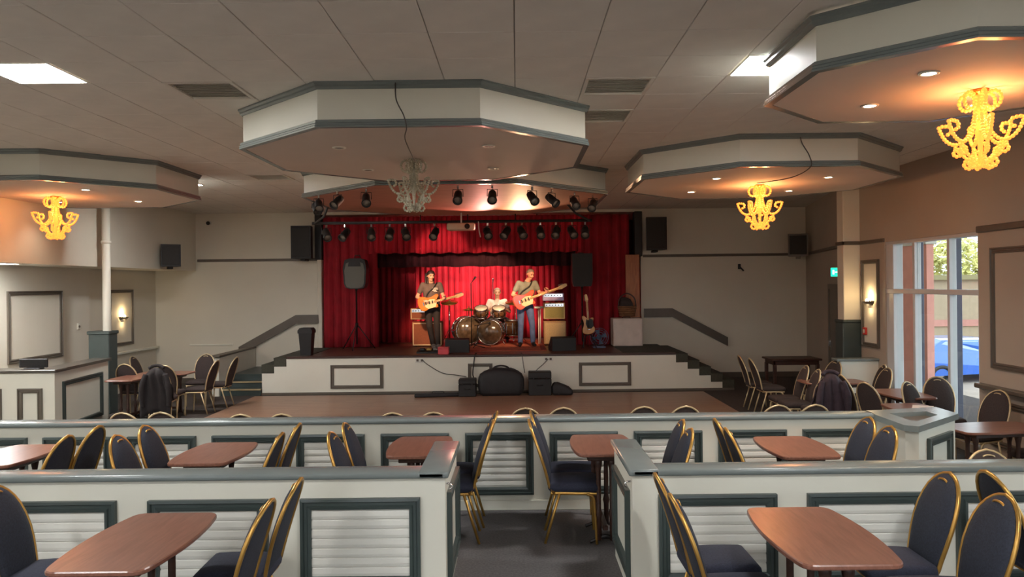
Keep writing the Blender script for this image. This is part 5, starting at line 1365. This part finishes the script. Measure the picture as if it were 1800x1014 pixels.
def standing(lean=0.0, twist=0.0, hipx=0.0, legs=None, tee='shirt', el_r=(-0.33, 0.03, 1.15), wr_r=(-0.13, -0.2, 1.06), el_l=(0.33, 0.0, 1.18), wr_l=(0.40, -0.26, 1.15), headp=(0, -0.03, 1.63), sleeve=0.55):
    lx = lean
    P = []
    sh_r = Vector((-0.185 + lx, 0.0, 1.43)); sh_l = Vector((0.185 + lx, 0.0, 1.43))
    # torso
    P += [(tee, (hipx - 0.06, 0.0, 1.02), (lx - 0.07, 0.0, 1.30), 0.118, 0.125), (tee, (hipx + 0.06, 0.0, 1.02), (lx + 0.07, 0.0, 1.30), 0.118, 0.125),
          (tee, (hipx, -0.035, 1.05), (lx, -0.03, 1.28), 0.115, 0.11), (tee, (lx - 0.08, 0.0, 1.36), sh_r, 0.10, 0.068), (tee, (lx + 0.08, 0.0, 1.36), sh_l, 0.10, 0.068),
          (tee, (lx, 0.0, 1.38), (lx, 0.0, 1.46), 0.10, 0.06), ('skin', (lx, 0.0, 1.47), (headp[0], headp[1] + 0.02, headp[2] - 0.07), 0.056, 0.054)]
    # hips and legs
    P += [('trouser', (hipx - 0.07, 0.0, 0.93), (hipx + 0.07, 0.0, 0.93), 0.122, 0.122)]
    L = legs or {'r': ((-0.10, 0.0, 0.90), (-0.13, -0.04, 0.50), (-0.14, 0.02, 0.09)), 'l': ((0.10, 0.0, 0.90), (0.13, -0.03, 0.50), (0.15, 0.02, 0.09))}
    for k in ('r', 'l'):
        h, kn, an = [Vector(v) for v in L[k]]; h = h + Vector((hipx, 0, 0))
        P += [('trouser', h, kn, 0.098, 0.068), ('trouser', kn, kn.lerp(an, 0.35) + Vector((0, 0.015, 0)), 0.066, 0.066), ('trouser', kn.lerp(an, 0.35) + Vector((0, 0.015, 0)), an, 0.066, 0.056)]
        fx = 0.03 if an.x > 0 else -0.03
        P += [('shoe', an + Vector((0, 0.035, -0.045)), an + Vector((fx, -0.15, -0.055)), 0.042, 0.034), ('shoe', an + Vector((0, 0, -0.02)), an + Vector((fx * .5, -0.08, -0.045)), 0.05, 0.042)]
    # arms with T-shirt sleeves ending above the elbow
    for sh_, el, wr in ((sh_r, Vector(el_r), Vector(wr_r)), (sh_l, Vector(el_l), Vector(wr_l))):
        cut = sh_.lerp(el, sleeve)
        P += [(tee, sh_, cut, 0.068, 0.060), ('skin', cut, el, 0.046, 0.041), ('skin', el, el.lerp(wr, 0.35), 0.041, 0.042), ('skin', el.lerp(wr, 0.35), wr, 0.042, 0.027)]
    return P
# ---- left guitarist
P = standing(lean=-0.02, el_r=(-0.34, 0.03, 1.16), wr_r=(-0.19, -0.22, 1.08), el_l=(0.25, -0.04, 1.17), wr_l=(0.25, -0.27, 1.12), headp=(-0.03, -0.05, 1.63),
             legs={'r': ((-0.09, 0, 0.90), (-0.07, -0.05, 0.5), (0.01, 0.05, 0.09)), 'l': ((0.09, 0, 0.90), (0.10, -0.04, 0.5), (0.12, -0.03, 0.09))})
hp, hx_, q = head((-0.03, -0.05, 1.63), 0.35, 0.15)
P += hp
P += hand('skin', (-0.19, -0.22, 1.08), (0.75, -0.25, -0.25), (0.2, 0.1, 1), (0, 0.8, -0.4), 0.6)
P += hand('skin', (0.25, -0.27, 1.12), (0.2, -0.45, 0.85), (-0.6, 0.3, 0.5), (0.2, -1, -0.2), 0.95)
hair = scalp(q, -0.05, 0.065, 0.008)
ex = hx_ + [('hair', hair, M['hairdark'])]
lk = MB()
for s_, n_ in ((1, 5), (-1, 5), (0.5, 4), (-0.5, 4), (0, 4)):
    lk.tube(smooth_path([q(s_ * 0.075, 0.06, 0.06), q(s_ * 0.088, 0.065, -0.03), q(s_ * 0.09, 0.06, -0.12), q(s_ * 0.10, 0.04, -0.19)], 4), [0.03] * 8 + [0.026] * 4 + [0.012], 8)
ex.append(('long_hair', lk, M['hairdark']))
pr_ = MB()
for (x0, x1, z) in ((0.0, 0.12, 1.36), (0.02, 0.13, 1.335), (0.0, 0.09, 1.31), (0.03, 0.11, 1.285)): pr_.rbox(x0, x1, -0.148, -0.135, z - 0.007, z + 0.007, 0.003)
ex.append(('shirt_print', pr_, mat('white_shirt_print', (226, 214, 200), 0.8)))
ex.append(('strap', MB().tube(smooth_path([(-0.16, -0.20, 1.12), (-0.10, -0.155, 1.25), (0.02, -0.14, 1.36), (0.10, -0.06, 1.475), (0.1, 0.06, 1.44), (0.0, 0.135, 1.25), (-0.16, 0.12, 1.1)], 4), 0.014, 6), M['black']))
person('person with long dark hair in a brown T-shirt playing an orange guitar', (-1.92, 17.35, STAGE), 0.12, P, {'shirt': M['tee_brown'], 'skin': M['skin'], 'trouser': M['trouser_dark'], 'shoe': M['shoe_w']}, ex)
M['sunburst'] = mat('amber_lacquer', (206, 116, 30), 0.2, var=0.25, scale=5, coat=0.6)
M['redlac'] = mat('orange_red_lacquer', (206, 78, 32), 0.2, var=0.2, scale=5, coat=0.6)
guitar('electric_guitar', 'amber electric guitar held by the long-haired player', (-1.99, 17.12, STAGE + 1.03), (0, -0.22, 0.12), M['sunburst'], M['piping'])
# ---- right guitarist (bass)
P = standing(lean=0.02, hipx=-0.03, el_r=(-0.30, 0.06, 1.17), wr_r=(-0.10, -0.2, 1.10), el_l=(0.31, -0.02, 1.20), wr_l=(0.43, -0.27, 1.22), headp=(0.09, -0.07, 1.62))
hp, hx_, q = head((0.09, -0.07, 1.63), 0.6, 0.38)
P += hp
P += hand('skin', (-0.10, -0.20, 1.10), (0.7, -0.35, -0.35), (0.2, 0.1, 1), (0, 0.8, -0.4), 0.6)
P += hand('skin', (0.43, -0.27, 1.22), (0.2, -0.40, 0.85), (-0.6, 0.3, 0.5), (0.2, -1, -0.2), 0.95)
ex = hx_ + [('hair', scalp(q, 0.0, 0.095, 0.003), M['hairgrey'])]
ex.append(('strap', MB().tube(smooth_path([(-0.2, -0.19, 1.12), (-0.10, -0.16, 1.25), (0.06, -0.145, 1.36), (0.13, -0.06, 1.475), (0.12, 0.06, 1.44), (0.0, 0.135, 1.25), (-0.18, 0.12, 1.08)], 4), 0.016, 6), M['black']))
person('person in grey T-shirt and blue jeans looking down at a bass guitar', (0.20, 17.45, RG), 0.1, P, {'shirt': M['tee_grey'], 'skin': M['skinr'], 'trouser': M['jeans'], 'shoe': M['shoe']}, ex)
guitar('bass_guitar', 'orange-red bass guitar held by the player in jeans', (0.15, 17.21, STAGE + 1.06), (0, -0.33, 0.1), M['redlac'], M['piping'], 1.08, True)
# ---- drummer, seated
P = [('shirt', (-0.06, 0, 0.62), (-0.07, -0.02, 0.86), 0.12, 0.125), ('shirt', (0.06, 0, 0.62), (0.07, -0.02, 0.86), 0.12, 0.125), ('shirt', (0, -0.03, 0.62), (0, -0.04, 0.86), 0.12, 0.11),
     ('shirt', (-0.08, -0.02, 0.93), (-0.185, -0.02, 0.99), 0.10, 0.07), ('shirt', (0.08, -0.02, 0.93), (0.185, -0.02, 0.99), 0.10, 0.07), ('shirt', (0, -0.02, 0.95), (0, -0.02, 1.03), 0.1, 0.06),
     ('skin', (0, -0.02, 1.04), (0, -0.04, 1.13), 0.056, 0.054), ('trouser', (-0.08, 0, 0.56), (0.08, 0, 0.56), 0.125, 0.125)]
for s_ in (-1, 1):
    kn = Vector((s_ * 0.22, -0.42, 0.53)); an = Vector((s_ * 0.22, -0.44, 0.10))
    P += [('trouser', (s_ * 0.10, 0, 0.56), kn, 0.10, 0.07), ('trouser', kn, an, 0.068, 0.05), ('shoe', an + Vector((0, 0.03, -0.045)), an + Vector((0, -0.16, -0.055)), 0.042, 0.034)]
    sh_ = Vector((s_ * 0.185, -0.02, 0.99)); el = Vector((s_ * 0.30, -0.08, 0.74)); wr = Vector((s_ * 0.20, -0.30, 0.80))
    P += [('shirt', sh_, sh_.lerp(el, 0.6), 0.068, 0.06), ('skin', sh_.lerp(el, 0.6), el, 0.046, 0.041), ('skin', el, el.lerp(wr, .35), 0.041, 0.042), ('skin', el.lerp(wr, 0.35), wr, 0.042, 0.027)]
    P += hand('skin', wr, (-s_ * 0.15, -0.9, 0.15), (-s_ * 1.0, -0.2, 0.3), (-s_ * 0.2, 0.0, -1), 1.05)
hp, hx_, q = head((0, -0.06, 1.20), 0.1, 0.1)
P += hp
ex = hx_ + [('hair', scalp(q, 0.0, 0.10, 0.003), M['hairgrey'])]
person('person in pale shirt seated behind the drum kit holding drumsticks', (-0.5, 19.15, RG), 0.05, P, {'shirt': M['shirt_white'], 'skin': M['skin'], 'trouser': M['trouser_dark'], 'shoe': M['shoe']}, ex)
for s_, lb in ((-1, 'left'), (1, 'right')):
    o = MB(); o.tube([(0, 0, 0), (-s_ * 0.06, -0.40, 0.08)], [0.008, 0.006], 8).ball((-s_ * 0.062, -0.405, 0.081), 0.009, 8, 6)
    o = tag(o.build('drumstick', wood('hickory', (210, 170, 110), (224, 186, 130), 0.5)), 'wooden drumstick in the drummer\'s hand on the %s side' % lb, 'drumstick')
    o.location = (-0.5 + s_ * 0.18, 18.79, RG + 0.78)
# guitar on a stand at stage right
gsd = thing('guitar_stand', 'black guitar stand at the right beside the tall loudspeaker', 'stand', (1.56, 16.9, STAGE))
for x, y in ((-0.16, -0.12), (0.16, -0.12), (0, 0.2)): MB().tube([(x, y, 0.01), (0, 0.06, 0.42)], 0.010, 6).build('leg', M['iron'], gsd)
MB().tube([(0, 0.06, 0.42), (0, 0.08, 0.80)], 0.012, 6).build('neck_post', M['iron'], gsd)
for s in (-1, 1): MB().tube([(0, 0.06, 0.3), (s * 0.08, 0.02, 0.27), (s * 0.08, -0.09, 0.27)], 0.010, 6).build('cradle_arm', M['iron'], gsd)
guitar('electric_guitar', 'pale wooden electric guitar resting upright on a stand at stage right', (1.56, 16.9, STAGE + 0.50), (0.0, -PI / 2 - 0.06, 0), mat('natural_lacquer', (190, 138, 80), 0.25, var=0.2, scale=6, coat=0.5), M['black'], 0.85)

# ================================================================== STAGE LIGHT (from the spotlights)
def aim(loc, tgt, energy, size, col, blend=0.6, soft=0.08):
    ld = bpy.data.lights.new('stage_beam', 'SPOT'); ld.energy = energy; ld.spot_size = math.radians(size); ld.spot_blend = blend; ld.color = col; ld.shadow_soft_size = soft
    o = bpy.data.objects.new('stage_beam', ld); C.objects.link(o); o.location = loc
    o.rotation_euler = (Vector(tgt) - Vector(loc)).to_track_quat('-Z', 'Y').to_euler()
aim((-0.2, 14.78, 3.02), (-1.0, 19.6, 1.4), 560, 34, (1, 0.74, 0.52))
aim((0.45, 14.78, 3.02), (-0.4, 18.4, 1.1), 260, 36, (1, 0.66, 0.40))
aim((-2.1, 14.78, 3.02), (-1.9, 17.6, 1.5), 520, 30, (1, 0.62, 0.36))
aim((0.75, 14.78, 3.02), (0.3, 17.6, 1.5), 270, 30, (1, 0.60, 0.34))
aim((-1.55, 14.78, 3.02), (-1.75, 17.8, 2.72), 330, 28, (1, 0.6, 0.55))
aim((0.1, 14.2, 2.95), (-0.1, 12.2, 3.34), 150, 80, (1, 0.55, 0.3))
aim((-0.55, 14.2, 2.95), (-1.2, 12.6, 3.34), 90, 80, (1, 0.4, 0.32))
# unseen batten added behind the valance to brighten the back curtain
bl = thing('added_border_light', 'added black light batten, unseen behind the stage valance', 'stage light', (-0.9, 18.75, 3.02))
MB().rbox(-1.6, 1.6, -0.07, 0.07, 0.0, 0.16, 0.01).build('housing', M['black'], bl)
for k in range(6): MB().lathe([(0.05, 0), (0.05, 0.012), (0.0001, 0.012)], 12, c=(-1.35 + k * 0.54, 0.02, -0.012)).build('lens', M['offlens'], bl)
for x in (-1.4, 1.4): MB().tube([(x, 0, 0.16), (x, 0, CEIL - 3.02)], 0.012, 6).build('hanger', M['black'], bl)
aim((-1.5, 18.8, 2.98), (-1.35, 20.4, 1.6), 230, 95, (1, 0.72, 0.66))
aim((-0.3, 18.8, 2.98), (-0.3, 20.4, 1.5), 100, 95, (1, 0.70, 0.62))

# ================================================================== OUTSIDE THE WINDOW
struct('ground_outside', MB().box(-60, 60, -60, 60, -0.9, -0.3), mat('pale_paving', (160, 146, 132), 0.9, var=0.1, scale=3))
t = thing('wing_wall', 'salmon painted wing wall seen through the window', 'wall')
MB().box(6.88, 7.0, 12.9, 14.15, -0.3, 2.6).build('wall', mat('salmon_render', (240, 172, 156), 0.8, var=0.06), t)
MB().rbox(6.84, 7.04, 12.86, 14.2, 2.6, 2.68, 0.01).build('coping', M['white'], t)
MB().box(6.87, 7.01, 12.89, 14.16, -0.3, 0.0).build('plinth', mat('terracotta', (196, 110, 92), 0.8), t)
t = thing('far_building', 'long beige building across the yard outside the window', 'building')
MB().box(10, 26, 24.0, 25.0, -0.3, 2.0).build('wall', mat('beige_render', (158, 140, 116), 0.85, var=0.05), t)
MB().box(9.8, 26.2, 23.85, 25.1, 2.0, 2.15).build('roof_edge', mat('ochre_fascia', (130, 120, 84), 0.7), t)
MB().box(10, 26, 23.95, 24.0, 0.55, 0.75).build('string_course', mat('rose_band', (176, 124, 112), 0.8), t)
def tree(label, x, y, h, r, seed):
    rnd = random.Random(seed)
    t = thing('tree', label, 'tree', (x, y, -0.3), 0, 'trees outside the window')
    MB().tube([(0, 0, 0), (0.1, 0, h * 0.4), (0, 0.1, h * 0.75)], [0.16, 0.12, 0.06], 8).build('trunk', M['tableedge'], t)
    f_ = MB()
    for k in range(1800):
        d = Vector((rnd.gauss(0, 1), rnd.gauss(0, 1), rnd.gauss(0, 0.8))).normalized() * r * rnd.uniform(0.35, 1) ** 0.5
        c_ = Vector((0, 0, h * 0.75)) + d; a_ = Vector((rnd.uniform(-1, 1), rnd.uniform(-1, 1), rnd.uniform(-1, 1))).normalized() * 0.12; b_ = a_.orthogonal().normalized() * 0.06
        f_.add([c_ - a_, c_ + b_, c_ + a_, c_ - b_], [(0, 1, 2, 3)])
    o = f_.build('foliage', mat('yellow_green_leaves', (190, 184, 110), 0.7, var=0.3, scale=3), t); o['kind'] = 'stuff'
tree('pale yellow-green tree over the far building, left one', 13.0, 27.2, 3.7, 1.15, 3)
tree('pale yellow-green tree over the far building, middle one', 15.6, 27.4, 3.6, 1.2, 5)
tree('pale yellow-green tree over the far building, right one', 18.2, 27.3, 3.7, 1.2, 8)
# posts of the porch just outside
for i, (y_, lb) in enumerate(((11.55, 'left'), (10.50, 'right'))):
    pt = thing('porch_post', 'slim dark porch post outside the window, %s one' % lb, 'post', (6.45, y_ + 0.75, -0.3))
    MB().rbox(-0.045, 0.045, -0.045, 0.045, 0, 3.6, 0.008).build('shaft', mat('slate_paint', (74, 76, 92), 0.5), pt)
    MB().rbox(-0.08, 0.08, -0.08, 0.08, 0, 0.05, 0.008).build('base_plate', M['iron'], pt)
# blue car
t = thing('car', 'bright blue car parked outside the window', 'car', (10.3, 18.0, -0.3), math.radians(15))
t.scale = (1, 1, 0.68)
M['bluecar'] = mat('bright_blue_paint', (10, 92, 190), 0.25, var=0.03, coat=0.8)
side = [(-1.95, 0.28), (1.95, 0.28), (2.02, 0.5), (1.95, 0.74), (1.05, 0.92), (0.3, 1.42), (-1.1, 1.45), (-1.85, 1.0), (-2.02, 0.8), (-2.02, 0.45)]
cabin_in = 0.16
vs = []; n = len(side)
for yy in (-0.84, -0.6, 0.6, 0.84):
    for x, z in side:
        k = 0.0
        y = yy
        if z > 0.95: y = yy * 0.80
        zz = z if abs(yy) < 0.7 else (z * 0.97 if z > 0.6 else z)
        vs.append((x * (0.98 if abs(yy) > 0.7 else 1), y, zz))
fs = [tuple(range(n)), tuple(reversed(range(3 * n, 4 * n)))] + [(r * n + i, r * n + (i + 1) % n, (r + 1) * n + (i + 1) % n, (r + 1) * n + i) for r in range(3) for i in range(n)]
cb_ = MB().add(vs, fs).build('bodywork', M['bluecar'], t)
M['carglass'] = mat('car_glass', (150, 170, 190), 0.08, var=0.02, spec=0.8)
MB().add([(0.98, -0.52, 0.955), (0.98, 0.52, 0.955), (0.36, 0.5, 1.40), (0.36, -0.5, 1.40)], [(0, 1, 2, 3)]).xf(Matrix.Translation((0.02, 0, 0.015))).build('windscreen', M['carglass'], t)
for s in (-1, 1):
    MB().add([(0.78, s * 0.735, 0.99), (0.2, s * 0.69, 1.35), (-1.0, s * 0.69, 1.37), (-1.5, s * 0.735, 1.02)], [(0, 1, 2, 3)]).build('side_window', M['carglass'], t)
    MB().ball((1.9, s * 0.6, 0.66), (0.12, 0.14, 0.08), 10, 8).build('headlamp', M['chrome'], t)
    for x in (-1.25, 1.25):
        Mx = Matrix.Translation((x, s * 0.76, 0.31)) @ Matrix.Rotation(PI / 2, 4, 'X')
        w_ = MB().lathe([(0.2, -0.09), (0.31, -0.09), (0.31, 0.09), (0.2, 0.09)], 24, M4=Mx, closed=True).build('tyre', M['black'], t)
        MB().lathe([(0.0001, -0.08), (0.2, -0.06), (0.2, 0.06), (0.0001, 0.08)], 16, M4=Mx).build('wheel_hub', M['chrome'], w_)
# papers on the pale table
for i, (x, y, r, lb) in enumerate(((4.48, 8.62, 0.3, 'left'), (4.66, 8.85, -0.5, 'right'))):
    tag(MB().rbox(-0.11, 0.11, -0.15, 0.15, 0, 0.004, 0.001).build('paper_sheet', mat('paper', (226, 220, 212), 0.8)), 'loose white paper sheet on the table behind the planter pier, %s one' % lb, 'paper')
    o = C.objects[-1]; o.location = (x, y, FLOOR2 + 0.73); o.rotation_euler = (0, 0, r)
